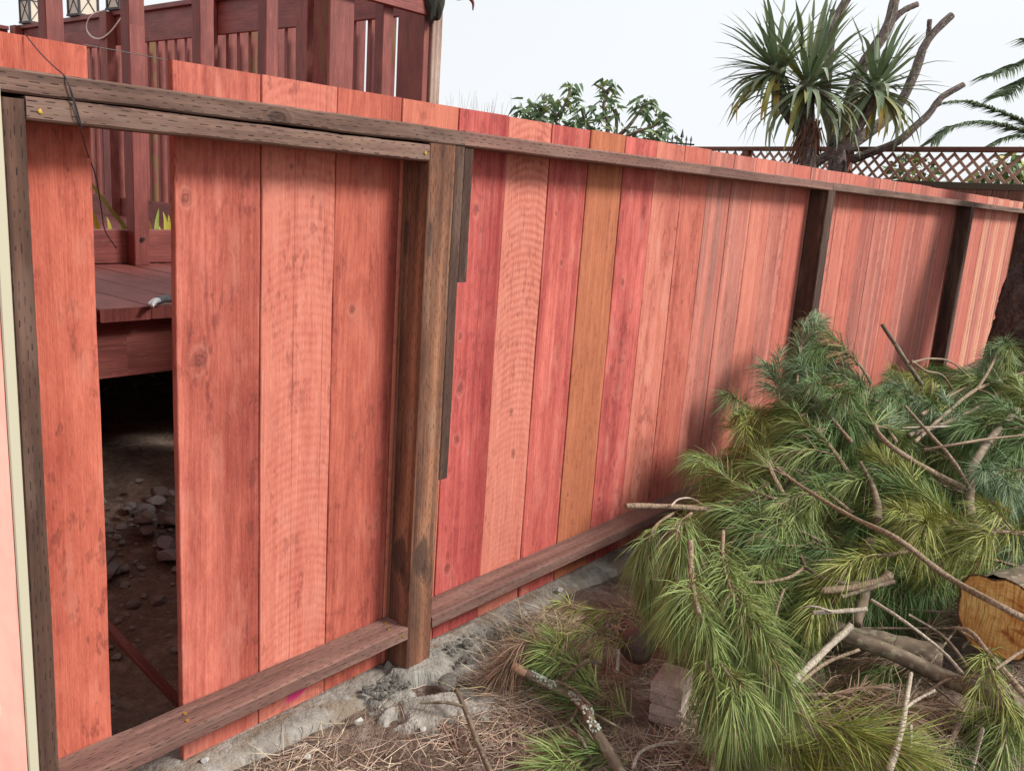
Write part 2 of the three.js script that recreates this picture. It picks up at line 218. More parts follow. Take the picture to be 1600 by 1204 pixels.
{ // concrete grade strip the boards stand on
  const nx = 280, nz = 10, P = [], U = [], I = [], x0 = -1.6, x1 = 7.6;
  for (let i = 0; i <= nx; i++) { const x = mix(x0, x1, i / nx), fe = 0.105 + 0.045 * (fbm(x * 5 + 3, 1, 3) - 0.5) + 0.012 * (vn(x * 40, 5) - 0.5); for (let j = 0; j <= nz; j++) { const t = j / nz, z = mix(-0.16, fe, Math.min(1, t * 1.12)), y = j >= nz - 1 ? -0.075 : -0.006 + 0.006 * (fbm(x * 12, z * 30, 3) - 0.5) - 0.012 * sst(0.6, 0.9, t); P.push(x, j === nz ? -0.09 : y, j === nz ? z + 0.01 : z); U.push(x, z + y); } }
  for (let i = 0; i < nx; i++) for (let j = 0; j < nz; j++) { const a = i * (nz + 1) + j, b = a + nz + 1; I.push(a, a + 1, b, b, a + 1, b + 1); }
  const g = new THREE.BufferGeometry(); g.setAttribute('position', new THREE.Float32BufferAttribute(P, 3)); g.setAttribute('uv', new THREE.Float32BufferAttribute(U, 2)); g.setIndex(I); g.computeVertexNormals();
  structure('concrete_strip', 'dusty concrete strip under the foot of the red fence boards', g, M_conc);
}
{ // broken cement footing at the near post
  const f = (x, z) => {
    const dx = x - 0.09, dz = z - 0.16, a = Math.atan2(dz, dx), r = Math.hypot(dx * 0.85, dz * 1.05) / (0.215 + 0.06 * (vn(a * 2.2 + 8, 3) - 0.5) + 0.03 * (vn(a * 7 + 20, 3) - 0.5));
    let y = -0.008 + 0.010 * (fbm(x * 14, z * 14, 3) - 0.5) + 0.004 * (fbm(x * 70, z * 70, 2) - 0.5);
    y += 0.022 * sst(0.07, 0.02, Math.hypot(Math.max(0, Math.abs(x - 0.045) - 0.05), Math.max(0, z - 0.095)) + 0.02 * (vn(x * 60, z * 60) - 0.5));
    // dug-out pocket with steep broken sides
    const px = x - 0.045, pz = z - 0.185, q = Math.max(Math.abs(px * 0.86 + pz * 0.5) / 0.075, Math.abs(pz * 0.86 - px * 0.5) / 0.032) + 0.35 * (vn(x * 38, z * 38) - 0.5);
    y -= 0.055 * sst(1.15, 0.85, q);
    const p2 = Math.hypot(x - 0.15, (z - 0.2) * 1.4) / 0.05 + 0.4 * (vn(x * 45, z * 45) - 0.5); y -= 0.02 * sst(1.1, 0.6, p2);
    y -= 0.06 * sst(0.7, 1.15, r + 0.3 * (fbm(x * 30, z * 30, 2) - 0.5)); return y;
  };
  const P = [], U = [], I = [], nx = 130, nz = 84;
  for (let j = 0; j <= nz; j++) for (let i = 0; i <= nx; i++) { const x = mix(-0.25, 0.45, i / nx), z = mix(0.015, 0.46, j / nz); P.push(x, f(x, z), z); U.push(x, z); }
  for (let j = 0; j < nz; j++) for (let i = 0; i < nx; i++) { const a = j * (nx + 1) + i, b = a + nx + 1; I.push(a, b, a + 1, a + 1, b, b + 1); }
  const g = new THREE.BufferGeometry(); g.setAttribute('position', new THREE.Float32BufferAttribute(P, 3)); g.setAttribute('uv', new THREE.Float32BufferAttribute(U, 2)); g.setIndex(I); g.computeVertexNormals();
  single('cement_footing', 'broken grey cement footing round the foot of the nearest fence post', 'footing', g, M_cement);
  const R = rng(77), gs = []; for (let i = 0; i < 90; i++) { const s = 0.003 + 0.010 * R() * R(), a = i < 45 ? [-0.14 + R() * 0.12, 0.07 + R() * 0.07] : [0.1 + R() * 0.3, 0.06 + R() * 0.12]; const k = stone(s * (0.8 + R() * 0.6), s * 0.7, s, i + 300, 0.3, 1, 3); k.translate(a[0], 0.004 + s * 0.3, a[1]); gs.push(k); }
  single('cement_crumbs', 'pale cement crumbs scattered beside the near post footing', 'rubble', mergeGeometries(gs), M_cement, null, 'stuff');
}

// ---------------------------------------------------------------- the board fence
const PB = 0.1983, X0 = -0.6037, BT = 1.5, D = 0.089, TH = 0.038, PT = 1.4;
const fence = thing('board_fence', 'new red stained redwood board fence with dark incised posts and rails', 'fence');
{
  const board = (x, w, m, s, top = BT, bot = -0.002) => { const b = part('fence_board', timber(top - bot, w, 0.019, { c: 0.0015, rings: 9, wob: 0.0011, seed: s, uvMode: 'board', endTilt: (rng(s)() - 0.5) * 0.012 }), m, fence); b.position.set(x + w / 2, bot, -0.0095); return b; };
  board(-0.963, 0.199, M_board0, 5);
  const R = rng(9);
  const farPick = [0, 1, 5, 0, 2, 1, 3, 0, 5, 1, 0, 3, 2, 0, 1, 5, 3, 0, 2, 1, 4, 5, 4, 2, 4, 5, 4, 0];
  for (let i = 0; i < 41; i++) {
    const w = PB - 0.0016 - R() * 0.0022 - (i === 6 ? 0.004 : 0);
    const m = i < 14 ? boardMats[i] : farMats[farPick[(i - 14) % farPick.length]];
    const b = board(X0 + PB * i, w, m, 20 + i, BT + (R() - 0.5) * 0.004, i === 0 ? -0.004 : -0.002); b.position.z -= R() * 0.0022;
  }
  // left stud and posts
  const stud = part('end_stud', timber(1.388, 0.036, D, { seed: 3, wob: 0.001, off: [0.05, 0.2] }), M_dark, fence); stud.position.set(-0.925, 0.005, D / 2);
  const p1 = part('fence_post', timber(PT + 0.03, D, D, { seed: 4, c: 0.0028, wob: 0.001, rings: 9, off: [0.0, 0] }), M_post, fence); p1.position.set(D / 2, -0.03, D / 2);
  tag(p1, 'nearest post, tan front with a dark knot near its foot');
  for (const [x, s] of [[2.585, 6], [5.29, 7], [7.40, 8]]) { const p = part('fence_post', timber(PT + 0.03, D, D, { seed: s, c: 0.004, wob: 0.0015, off: [s * 0.06, s * 0.3] }), M_dark, fence); p.position.set(x + D / 2, -0.03, D / 2); }
  // scab boards beside the near post
  const s1 = part('scab_board', timber(PT - 0.535, 0.036, D - 0.004, { seed: 10, off: [0.1, 0.4] }), M_dark, fence); s1.position.set(D + 0.0195, 0.535, D / 2 - 0.001);
  const s2 = part('scab_board', timber(PT - 1.062, 0.036, D - 0.010, { seed: 11, off: [0.02, 0.9] }), M_dark, fence); s2.position.set(D + 0.0570, 1.062, D / 2 - 0.003);
  // rails
  const rail = (name, x0, x1, yTop, s, m, tilt = 0, dz = 0) => { const r = part(name, beamX(x1 - x0, D, TH - 0.001, { seed: s, rings: 14, c: 0.0035, wob: 0.0013, off: [s * 0.043, s * 0.37] }), m, fence); r.position.set(x0, yTop - TH / 2, D / 2 + dz); r.rotation.z = tilt; return r; };
  rail('top_rail', -0.943, 0.1185, 1.4385, 1, M_rail, 0.0);
  rail('lower_top_rail', -0.906, -0.001, 1.3995, 2, M_rail, -0.0045);
  rail('top_rail', 0.1195, 2.628, 1.4385, 3, M_rail2, -0.0005);
  rail('top_rail', 2.63, 5.34, 1.4375, 4, M_rail);
  rail('top_rail', 5.342, 7.49, 1.4365, 5, M_rail);
  rail('bottom_rail', -0.906, -0.0015, 0.1385, 6, M_rail2, 0.001);
  rail('bottom_rail', 0.091, 2.583, 0.1385, 7, M_rail2, 0.0);
  rail('bottom_rail', 2.676, 5.288, 0.1385, 8, M_rail2);
  rail('bottom_rail', 5.381, 7.398, 0.1385, 9, M_rail2);
  // deck screws
  const brass = mat([0.55, 0.38, 0.08], { rough: 0.4, metal: 0.7 });
  const screw = (p, rx) => { const g = new THREE.CylinderGeometry(0.0042, 0.0042, 0.003, 10); if (rx) g.rotateX(Math.PI / 2); const s = part('screw', g, brass, fence); s.position.set(...p); };
  screw([-0.016, 1.376, D + 0.001], 1); screw([-0.03, 0.139, 0.03], 0); screw([-0.045, 0.139, 0.06], 0); screw([-0.02, 0.122, D + 0.001], 1); screw([-0.62, 0.139, 0.035], 0); screw([-0.63, 0.139, 0.062], 0);
  const chip = part('yellow_chip', stone(0.0035, 0.0045, 0.002, 5, 0.4, 1, 3), mat([0.5, 0.32, 0.03], { rough: 0.6 }), fence); chip.position.set(-0.885, 1.376, D + 0.001);
}

// ---------------------------------------------------------------- house corner at the far left
{
  const T_st = tex(512, 512, (u, v, o) => { const x = u * 30, y = v * 30, n = fbm(x * 0.3, y * 0.3, 4), f = fbm(x * 3, y * 3, 4); let c = mixc([232, 168, 154], [214, 140, 128], clamp(0.5 + (n - 0.5) * 2)); const ch = sst(0.80, 0.82, fbm(x * 0.8 + 9, y * 0.8, 4)); c = mixc(c, [238, 230, 224], ch); o[0] = c[0]; o[1] = c[1]; o[2] = c[2]; o[3] = 0.5 + (f - 0.5) * 0.9 - ch * 0.2; });
  const h = thing('house_corner', 'pink stucco house corner with a cream trim board at the left edge', 'house');
  const w = part('stucco_wall', new THREE.BoxGeometry(2.0, 3.2, 0.16), mat(T_st, { rough: 0.9, bs: 0.006 }), h); w.scale.y = 1.6; w.position.set(-0.9655 - 1.0, 2.5, 0.015);
  const sw = part('stucco_wall', new THREE.BoxGeometry(0.16, 5.12, 5.4), w.material, h); sw.position.set(-1.06, 2.5, -2.77);
  const ev = part('roof_overhang', new THREE.BoxGeometry(3.6, 0.16, 1.2), w.material, h); ev.position.set(0.82, 3.0, 0.1);
  const ev2 = part('roof_overhang', new THREE.BoxGeometry(1.45, 0.16, 2.1), w.material, h); ev2.position.set(-0.255, 3.0, -1.552);
  const t = part('corner_trim', timber(5.1, 0.0185, 0.10, { seed: 31, c: 0.002, wob: 0.0008 }), mat([0.50, 0.47, 0.35], { rough: 0.55 }), h); t.position.set(-0.9545, -0.03, 0.047);
}

// ---------------------------------------------------------------- raised deck behind the fence
const T_paint = (s, moss) => tex(256, 1024, (u, v, o) => { const x = u * 3, y = v * 24, g = fbm(x * 30 + s, y * 0.6, 3), n = fbm(x * 3 + s, y * 0.7, 4), f = vn(x * 90, y * 2); let c = mixc([144, 79, 72], [106, 51, 46], clamp(0.5 + (g - 0.5) * 0.9 + (n - 0.5) * 1.2 + (f - 0.5) * 0.25)); const sc = sst(0.76, 0.8, fbm(x * 40 + 5, y * 2 + s, 3)); c = mixc(c, [186, 140, 132], sc * 0.35); if (moss) { const m = sst(0.44, 0.60, fbm(x * 5 + 3, y * 1.1 + s, 5)); c = mixc(c, [112, 100, 50], m * moss); } o[0] = c[0]; o[1] = c[1]; o[2] = c[2]; o[3] = 0.5 + (g - 0.5) * 0.8; }, { rep: [1 / 0.5, 1 / 2.4] });
const M_paint = mat(T_paint(1, 0), { rough: 0.5, bs: 0.0012 }), M_mossy = mat(T_paint(2, 0.6), { rough: 0.7, bs: 0.0015 }), M_paintDk = mat(T_paint(3, 0.1), { rough: 0.55, bs: 0.0012 });
const M_weather = mat(treatedTex(7, [186, 166, 154], [120, 92, 82], 0, 1.3), { rough: 0.95, bs: 0.003 });
const DY = 0.779, DE = -1.54;
const deck = thing('raised_deck', 'mahogany painted timber deck with railings standing behind the red fence', 'deck');
{
  for (let k = -12, s = 0; k < 15; k++, s++) { const x = 0.160 + 0.203 * k; if (x > 2.85) break; const L = 8.0 - (s % 3) * 0.002, b = part('deck_board', beamZ(L, 0.195, 0.050, { seed: 100 + s, rings: 4, c: 0.004, wob: 0.001, off: [s * 0.07, s * 0.31] }), M_paint, deck); b.position.set(x + 0.004 + 0.0975, DY - 0.025, DE + (s % 2 ? 0.006 : -0.002)); }
  const rim = part('rim_joist', beamX(5.2, 0.045, 0.225, { seed: 130, c: 0.003 }), M_paintDk, deck); rim.position.set(-2.3, DY - 0.0535 - 0.115, DE - 0.10);
  const rim2 = part('rim_joist', beamZ(8, 0.045, 0.20, { seed: 131 }), M_paintDk, deck); rim2.position.set(2.88, DY - 0.0535 - 0.1, DE - 0.06);
  for (let k = 0; k < 12; k++) { const b = part('skirt_board', timber(0.58, 0.178, 0.019, { seed: 260 + k, rings: 2 }), M_paintDk, deck); b.position.set(0.80 + 0.184 * k, -0.06, DE - 0.16); }
  // near railing, parallel to the fence
  const bb = part('curb_beam', beamX(5.0, 0.06, 0.175, { seed: 132, rings: 5 }), M_paint, deck); bb.position.set(-2.2, DY + 0.004 + 0.0875, -2.985);
  const ups = [[-0.43], [-0.02], [0.38], [0.78], [1.17], [1.58], [2.455]];
  ups.forEach(([x], i) => { const u = part('railing_upright', timber(1.82, 0.084, 0.084, { seed: 140 + i, c: 0.004, wob: 0.0008, off: [i * 0.09, i * 0.4] }), M_paint, deck); u.position.set(x + 0.042, DY - 0.01, -2.908); u.position.y = DY + 0.003; const bolt = part('bolt', new THREE.CylinderGeometry(0.011, 0.011, 0.01, 10).rotateX(Math.PI / 2), mat([0.04, 0.03, 0.03], { rough: 0.5, metal: 0.5 }), u); bolt.position.set(0, 0.135, 0.046); });
  const big = part('railing_post', timber(2.2, 0.19, 0.16, { seed: 150, c: 0.006, off: [0.1, 0.2] }), M_paint, deck); big.position.set(2.115, DY + 0.003, -2.935);
  tag(big, 'wide post with green algae on its left face'); const alg = part('algae_film', timber(2.18, 0.003, 0.145, { seed: 156, c: 0.0008, wob: 0.0005 }), M_mossy, big); alg.position.set(-0.0965, 0.005, 0);
  const nr = part('top_rail', beamX(5.0, 0.05, 0.16, { seed: 151 }), M_paint, deck); nr.position.set(-2.1, 2.385 + 0.08, -2.838);
  // end post: painted body, weathered front strip
  const ep = part('end_post', timber(1.75, 0.05, 0.26, { seed: 152, off: [0.05, 0] }), M_paintDk, deck); ep.position.set(2.845, DY + 0.003, -3.0);
  const es = part('end_post', timber(2.1, 0.095, 0.10, { seed: 153, c: 0.005, wob: 0.003 }), M_weather, deck); es.position.set(2.925, DY - 0.3, -2.90); tag(es, 'bare weathered grey end post');
  const moss = part('mossy_rail_end', stone(0.075, 0.16, 0.07, 154, 0.25, 3, 0), mat([0.035, 0.038, 0.030], { rough: 1 }), deck); moss.position.set(2.83, 2.50, -2.81);
  const capEnd = part('cap_end', beamX(0.50, 0.16, 0.035, { seed: 155, wob: 0.004 }), M_paintDk, deck); capEnd.position.set(2.72, 2.585, -2.88); 
  const sliver = part('splinter', stick([[3.2, 2.585, -2.84], [3.235, 2.55, -2.83], [3.24, 2.50, -2.83]], 0.018, 0.004, { rad: 5 }), M_paintDk, deck);
  // far railing, running away from the fence
  const RX = 2.93, z0 = -3.1, z1 = -9.5, LZ = z0 - z1;
  const fs = part('fascia_rail', beamZ(LZ, 0.04, 0.26, { seed: 160, rings: 8 }), M_paint, deck); fs.position.set(RX - 0.035, 2.42 + 0.13, z0);
  const cp = part('cap_rail', beamZ(LZ + 0.2, 0.17, 0.042, { seed: 161, rings: 8 }), M_paint, deck); cp.position.set(RX - 0.01, 2.702, z0 + 0.1);
  const bt = part('bottom_rail', beamZ(LZ, 0.04, 0.185, { seed: 162, rings: 8 }), M_paintDk, deck); bt.position.set(RX - 0.035, 0.775 + 0.0925, z0);
  for (let k = 0; ; k++) { const z = z0 - 0.12 - 0.166 * k; if (z < z1) break; const b = part('baluster', timber(1.50, 0.092, 0.045, { seed: 170 + k, c: 0.002, rings: 3, off: [k * 0.06, k * 0.3] }), k % 5 === 1 ? M_mossy : M_paint, deck); b.position.set(RX + 0.045, 0.945, z); }
  for (const z of [-4.15, -5.5, -7.28, -9.4]) { const b = part('railing_post', timber(1.93, 0.09, 0.14, { seed: 220 + (z * -10 | 0), off: [0.1, z] }), M_paintDk, deck); b.position.set(RX - 0.105, DY + 0.003, z); }
  // return at the far corner
  const c2 = part('cap_rail', beamX(3.4, 0.17, 0.042, { seed: 230 }), M_paint, deck); c2.position.set(RX - 3.5, 2.702, z1 - 0.2);
  const f2 = part('fascia_rail', beamX(3.4, 0.04, 0.26, { seed: 231 }), M_paint, deck); f2.position.set(RX - 3.5, 2.55, z1 - 0.17);
  for (const [x, z] of [[-1.8, -1.75], [2.75, -1.75], [-1.8, -4.2], [2.75, -4.2]]) { const p = part('support_post', timber(0.75, 0.12, 0.12, { seed: 240 }), M_paintDk, deck); p.position.set(x, -0.15, z); }
}
// foundation wall in the dark under the deck
{ const g = new THREE.BoxGeometry(6.4, 0.85, 0.2); g.translate(0.3, 0.28, -4.6); const s = new THREE.BoxGeometry(0.2, 0.85, 3.2); s.translate(2.95, 0.28, -3.1); const s2 = s.clone().translate(-5.2, 0, 0);
  single('foundation_wall', 'dark earth coloured wall in the shade under the deck', 'wall', mergeGeometries([g, s, s2]), M_dirt); }

// ---------------------------------------------------------------- leaves, blades, needles
function ribbonSet() { return { P: [], C: [], I: [] }; }
const _a = new THREE.Vector3(), _b = new THREE.Vector3(), _c = new THREE.Vector3(), _s = new THREE.Vector3();
// a thin needle: 2 base, 2 middle, 1 tip vertex
function needle(S, p, d, L, w, droop, col, R) {
  _s.set(R() - 0.5, R() - 0.5, R() - 0.5).cross(d).normalize().multiplyScalar(w / 2); const n = S.P.length / 3;
  const mx = p.x + d.x * L * 0.5, my = p.y + d.y * L * 0.5 - droop * L * 0.22, mz = p.z + d.z * L * 0.5, tx = p.x + d.x * L, ty = Math.max(-0.01, p.y + d.y * L - droop * L * 0.85), tz = p.z + d.z * L;
  S.P.push(p.x - _s.x, p.y - _s.y, p.z - _s.z, p.x + _s.x, p.y + _s.y, p.z + _s.z, mx - _s.x * 0.9, my - _s.y * 0.9, mz - _s.z * 0.9, mx + _s.x * 0.9, my + _s.y * 0.9, mz + _s.z * 0.9, tx, ty, tz);
  for (let k = 0; k < 5; k++) S.C.push(col[0], col[1], col[2]);
  S.I.push(n, n + 1, n + 2, n + 2, n + 1, n + 3, n + 2, n + 3, n + 4);
}
function ribbonGeo(S) { const g = new THREE.BufferGeometry(); g.setAttribute('position', new THREE.Float32BufferAttribute(S.P, 3)); g.setAttribute('color', new THREE.Float32BufferAttribute(S.C, 3)); g.setIndex(S.I); g.computeVertexNormals(); return g; }
const M_needle = mat(null, { rough: 0.62, vc: true, side: THREE.DoubleSide }); M_needle.color.set(1, 1, 1);
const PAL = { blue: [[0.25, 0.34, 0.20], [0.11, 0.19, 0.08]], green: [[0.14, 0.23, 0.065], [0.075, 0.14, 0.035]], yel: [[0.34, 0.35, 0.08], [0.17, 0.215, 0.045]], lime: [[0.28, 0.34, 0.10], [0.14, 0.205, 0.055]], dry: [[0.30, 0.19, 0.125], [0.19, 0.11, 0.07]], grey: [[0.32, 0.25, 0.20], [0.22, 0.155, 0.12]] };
const T_bark = tex(128, 512, (u, v, o) => { const x = u * 8, y = v * 30, g = fbm(x * 1.2, y * 2.2, 4), f = fbm(x * 6, y * 5, 3), sc = Math.abs(((y * 2.2 + fbm(x, y, 2) * 2) % 1) - 0.5); const c = mixc([168, 146, 122], [96, 78, 64], clamp(0.45 + (g - 0.5) * 1.6 + (f - 0.5) * 0.8 + (0.25 - sc) * 0.5)); o[0] = c[0]; o[1] = c[1]; o[2] = c[2]; o[3] = 0.4 + sc * 0.6 + (f - 0.5) * 0.5; }, { rep: [16, 4] });
const M_bark = mat(T_bark, { rough: 0.9, bs: 0.002 });
const T_barkp = tex(128, 512, (u, v, o) => { const x = u * 8, y = v * 40, g = fbm(x * 1.5, y * 1.5, 4), sc = vn(x * 3, y * 4); const c = mixc([204, 192, 176], [142, 126, 108], clamp(0.4 + (g - 0.5) * 1.4 + (sc - 0.5) * 0.7)); o[0] = c[0]; o[1] = c[1]; o[2] = c[2]; o[3] = sc; }, { rep: [16, 6] });
const M_barkPale = mat(T_barkp, { rough: 0.92, bs: 0.0025 });
const T_barkg = tex(128, 256, (u, v, o) => { const x = u * 10, y = v * 16, g = fbm(x, y * 0.8, 4), l = sst(0.56, 0.64, fbm(x * 1.8 + 4, y * 1.8, 4)); let c = mixc([128, 112, 94], [84, 70, 58], clamp(0.5 + (g - 0.5) * 1.6)); c = mixc(c, [150, 148, 124], l * 0.6); o[0] = c[0]; o[1] = c[1]; o[2] = c[2]; o[3] = g; }, { rep: [5, 2] });
const M_barkGrey = mat(T_barkg, { rough: 0.9, bs: 0.003 });
const UP = new THREE.Vector3(0, 1, 0);
function shootNeedles(S, cv, from, R, { pal, nl = 0.13, dens = 850, w = 0.0022, droop = 0.35, open = 1, dry = 0 }) {
  const len = cv.getLength() * (1 - from), N = Math.round(dens * (len + 0.03));
  for (let i = 0; i < N; i++) {
    const q = Math.pow(R(), 0.8), t = Math.min(0.999, from + (1 - from) * q), p = cv.getPointAt(t), tg = cv.getTangentAt(t);
    _a.set(R() - 0.5, R() - 0.5, R() - 0.5).cross(tg).normalize(); const ang = open * mix(1.15, 0.42, q) * (0.7 + 0.6 * R());
    const d = _b.copy(tg).multiplyScalar(Math.cos(ang)).addScaledVector(_a, Math.sin(ang)).normalize().clone();
    const k = R(), P = dry && R() < dry ? PAL.dry : pal, b = 0.8 + 0.4 * R(), c = [mix(P[0][0], P[1][0], k) * b, mix(P[0][1], P[1][1], k) * b, mix(P[0][2], P[1][2], k) * b];
    needle(S, p, d, nl * (0.65 + 0.55 * R()) * (1 - 0.25 * q), w * (0.8 + 0.4 * R()), droop * (0.5 + R()), c, R);
  }
}
let bseed = 500;
function pineBranch(label, pts, o = {}) {
  const { r0 = 0.008, r1 = 0.0025, leaf = 0.35, pal = PAL.green, twigs = 5, twigFrom = 0.25, tl = 0.2, nl = 0.13, dens = 1000, droop = 0.5, group, spread = 0.6, grav = 0.4, m = M_bark, open = 0.82, dry = 0.03, name = 'pine_branch' } = o;
  const seed = bseed++, R = rng(seed), g = thing(name, label, 'branch', [0, 0, 0], group), S = ribbonSet();
  const cv = new THREE.CatmullRomCurve3(pts.map(p => V3(p)), false, 'centripetal');
  part('stem', stick(pts, r0, r1, { rad: 6, bumpy: 0.25, seed }), m, g);
  if (leaf < 1) shootNeedles(S, cv, leaf, R, { pal, nl, dens, droop, open, dry });
  for (let i = 0; i < twigs; i++) {
    const t = mix(twigFrom, 0.95, (i + 0.2 + 0.6 * R()) / twigs), p = cv.getPointAt(t), tg = cv.getTangentAt(t); _a.set(R() - 0.5, (R() - 0.35), R() - 0.5).cross(tg).normalize();
    const d = tg.clone().multiplyScalar(Math.cos(spread)).addScaledVector(_a, Math.sin(spread) * (0.7 + 0.5 * R())).normalize(), L = tl * (0.6 + 0.7 * R());
    const q1 = p.clone().addScaledVector(d, L * 0.5), q2 = p.clone().addScaledVector(d, L); q1.y -= grav * L * 0.15; q2.y = Math.max(0.015, q2.y - grav * L * 0.6); q1.y = Math.max(0.015, q1.y);
    const tp = [p.toArray(), q1.toArray(), q2.toArray()]; part('twig', stick(tp, mix(r0, r1, t) * 0.55, r1 * 0.7, { rad: 5, seg: 5 }), m, g);
    shootNeedles(S, new THREE.CatmullRomCurve3([p, q1, q2]), 0.25, R, { pal: R() < 0.75 ? pal : (R() < 0.5 ? PAL.lime : PAL.green), nl: nl * (0.85 + 0.3 * R()), dens, droop, open, dry });
  }
  if (S.I.length) part('needles', ribbonGeo(S), M_needle, g, 'stuff');
  return g;
}
function bare(label, pts, r0, r1, m = M_barkPale, opt = {}, forks = []) {
  const g = thing(opt.name || 'bare_stick', label, 'stick', [0, 0, 0], opt.group); const seed = bseed++;
  part('stem', stick(pts, r0, r1, { rad: opt.rad || 7, bumpy: opt.bumpy ?? 0.25, seed }), m, g);
  for (const [fp, a, b] of forks) part('twig', stick(fp, a, b, { rad: 6, bumpy: 0.2, seed: seed + 50 }), m, g);
  return g;
}

// ---------------------------------------------------------------- the pile of cut pine
const { blue, green, yel, lime, dry, grey } = PAL;
pineBranch('plume of pine at the very top of the pile against the second fence post', [[1.838,0.628,0.349], [1.973,0.761,0.294], [2.103,0.838,0.247], [2.151,0.878,0.262]], { r0: 0.006, leaf: 0.15, pal: blue, twigs: 6, tl: 0.16, nl: 0.15, droop: 0.8, dens: 900 });
pineBranch('drooping dark green pine spray right of the topmost plume', [[2.083,0.638,0.561], [2.083,0.702,0.508], [2.08,0.757,0.409], [2.029,0.763,0.334]], { r0: 0.007, leaf: 0.3, pal: green, twigs: 6, tl: 0.15, nl: 0.16, droop: 0.9 });
pineBranch('upright pinkish pine twig with pale needles bursting from its top', [[1.573,0.526,0.411], [1.784,0.574,0.306], [1.807,0.644,0.28], [1.794,0.682,0.262]], { r0: 0.006, r1: 0.004, leaf: 0.6, pal: blue, twigs: 5, twigFrom: 0.6, tl: 0.12, nl: 0.13, droop: 0.5, dens: 1000 });
pineBranch('pine shoot standing against the red boards left of the upright twig', [[1.163,0.456,0.53], [1.429,0.427,0.351], [1.482,0.468,0.307], [1.485,0.538,0.289]], { r0: 0.005, leaf: 0.45, pal: blue, twigs: 3, tl: 0.1, nl: 0.12, droop: 0.2 });
pineBranch('low pine tip with small cones nearest the fence at the left of the pile', [[0.999,0.431,0.586], [1.257,0.395,0.376], [1.212,0.427,0.308], [1.175,0.44,0.276]], { r0: 0.006, leaf: 0.3, pal: lime, twigs: 5, tl: 0.12, nl: 0.13, droop: 0.6 });
pineBranch('big fan of pine needles facing left in the middle of the pile', [[1.653,0.422,1.052], [1.529,0.499,0.926], [1.435,0.569,0.84], [1.765,0.567,0.675], [1.87,0.608,0.593]], { r0: 0.011, r1: 0.005, leaf: 0.72, pal: lime, twigs: 9, twigFrom: 0.68, tl: 0.16, nl: 0.17, droop: 0.25, dens: 1000, spread: 0.9 });
pineBranch('long bare pine bough crossing the pile diagonally in front', [[1.041,0.273,1.414], [0.943,0.337,1.302], [1.052,0.331,1.151], [0.908,0.449,1.037], [0.984,0.443,0.908], [1.077,0.46,0.716], [1.182,0.483,0.54], [1.411,0.432,0.359]], { r0: 0.010, r1: 0.004, leaf: 0.8, pal: lime, twigs: 5, twigFrom: 0.7, tl: 0.14, nl: 0.12, dens: 600, droop: 0.3 });
pineBranch('bluish pine spray below the top plume, leaning left', [[1.471,0.541,0.705], [1.627,0.597,0.549], [1.883,0.631,0.396], [1.885,0.685,0.335]], { leaf: 0.2, pal: blue, twigs: 7, tl: 0.16, nl: 0.15, droop: 0.7 });
pineBranch('pale blue green pine crown behind the big fan', [[1.666,0.528,0.798], [2.051,0.545,0.606], [2.036,0.641,0.545], [2.063,0.678,0.479]], { leaf: 0.15, pal: blue, twigs: 9, tl: 0.17, nl: 0.15, droop: 0.4, dens: 950 });
pineBranch('dark pine spray hanging between the fan and the upright twig', [[1.404,0.412,0.77], [1.354,0.535,0.683], [1.397,0.576,0.606], [1.569,0.555,0.482]], { leaf: 0.2, pal: green, twigs: 8, tl: 0.18, nl: 0.15, droop: 0.8, dry: 0.08 });
pineBranch('brownish green pine twig cluster above the diagonal bough', [[1.083,0.375,0.684], [1.072,0.475,0.611], [1.409,0.459,0.418], [1.475,0.452,0.338]], { leaf: 0.25, pal: lime, twigs: 6, tl: 0.14, nl: 0.12, dens: 700, dry: 0.25 });
pineBranch('stiff yellow green pine tips right of the grey limb', [[1.316,0.356,1.224], [1.357,0.394,1.084], [1.389,0.429,0.975], [1.409,0.454,0.886]], { leaf: 0.2, pal: yel, twigs: 9, tl: 0.17, nl: 0.13, droop: 0.1, spread: 0.55 });
pineBranch('yellow green pine bough above the sawn log', [[1.499,0.378,1.29], [1.282,0.425,1.219], [1.283,0.398,1.083], [1.079,0.447,1.022]], { leaf: 0.15, pal: yel, twigs: 9, tl: 0.16, nl: 0.14, droop: 0.3, spread: 0.6, dry: 0.05 });
pineBranch('pine spray sweeping left under the diagonal bough', [[1.08,0.367,1.052], [0.988,0.358,0.992], [0.938,0.317,0.924], [0.841,0.296,0.889]], { leaf: 0.1, pal: yel, twigs: 6, tl: 0.16, nl: 0.15, droop: 0.3, spread: 0.4, dry: 0.06 });
pineBranch('blue green pine bough at the right edge below the tree trunk', [[3.411,0.6,0.991], [3.617,0.583,0.846], [3.588,0.637,0.753], [3.392,0.684,0.719]], { leaf: 0.1, pal: blue, twigs: 9, tl: 0.2, nl: 0.15, droop: 0.5, dens: 900 });
pineBranch('green pine bough at the right edge above the forked limb', [[2.58,0.581,1.145], [2.883,0.559,0.98], [3.107,0.56,0.832], [3.044,0.58,0.731]], { leaf: 0.1, pal: lime, twigs: 9, tl: 0.2, nl: 0.15, droop: 0.5, dens: 800 });
pineBranch('bluish pine spray at the right edge beside the pale limb', [[2.062,0.428,1.23], [2.008,0.443,1.154], [1.926,0.448,1.107], [1.764,0.443,1.09]], { leaf: 0.1, pal: blue, twigs: 8, tl: 0.16, nl: 0.14, droop: 0.4 });
pineBranch('green pine bough at the right edge midway down', [[2.305,0.513,1.219], [2.19,0.561,1.123], [2.167,0.559,1.042], [2.124,0.536,0.966]], { leaf: 0.1, pal: green, twigs: 8, tl: 0.18, nl: 0.15, droop: 0.5 });
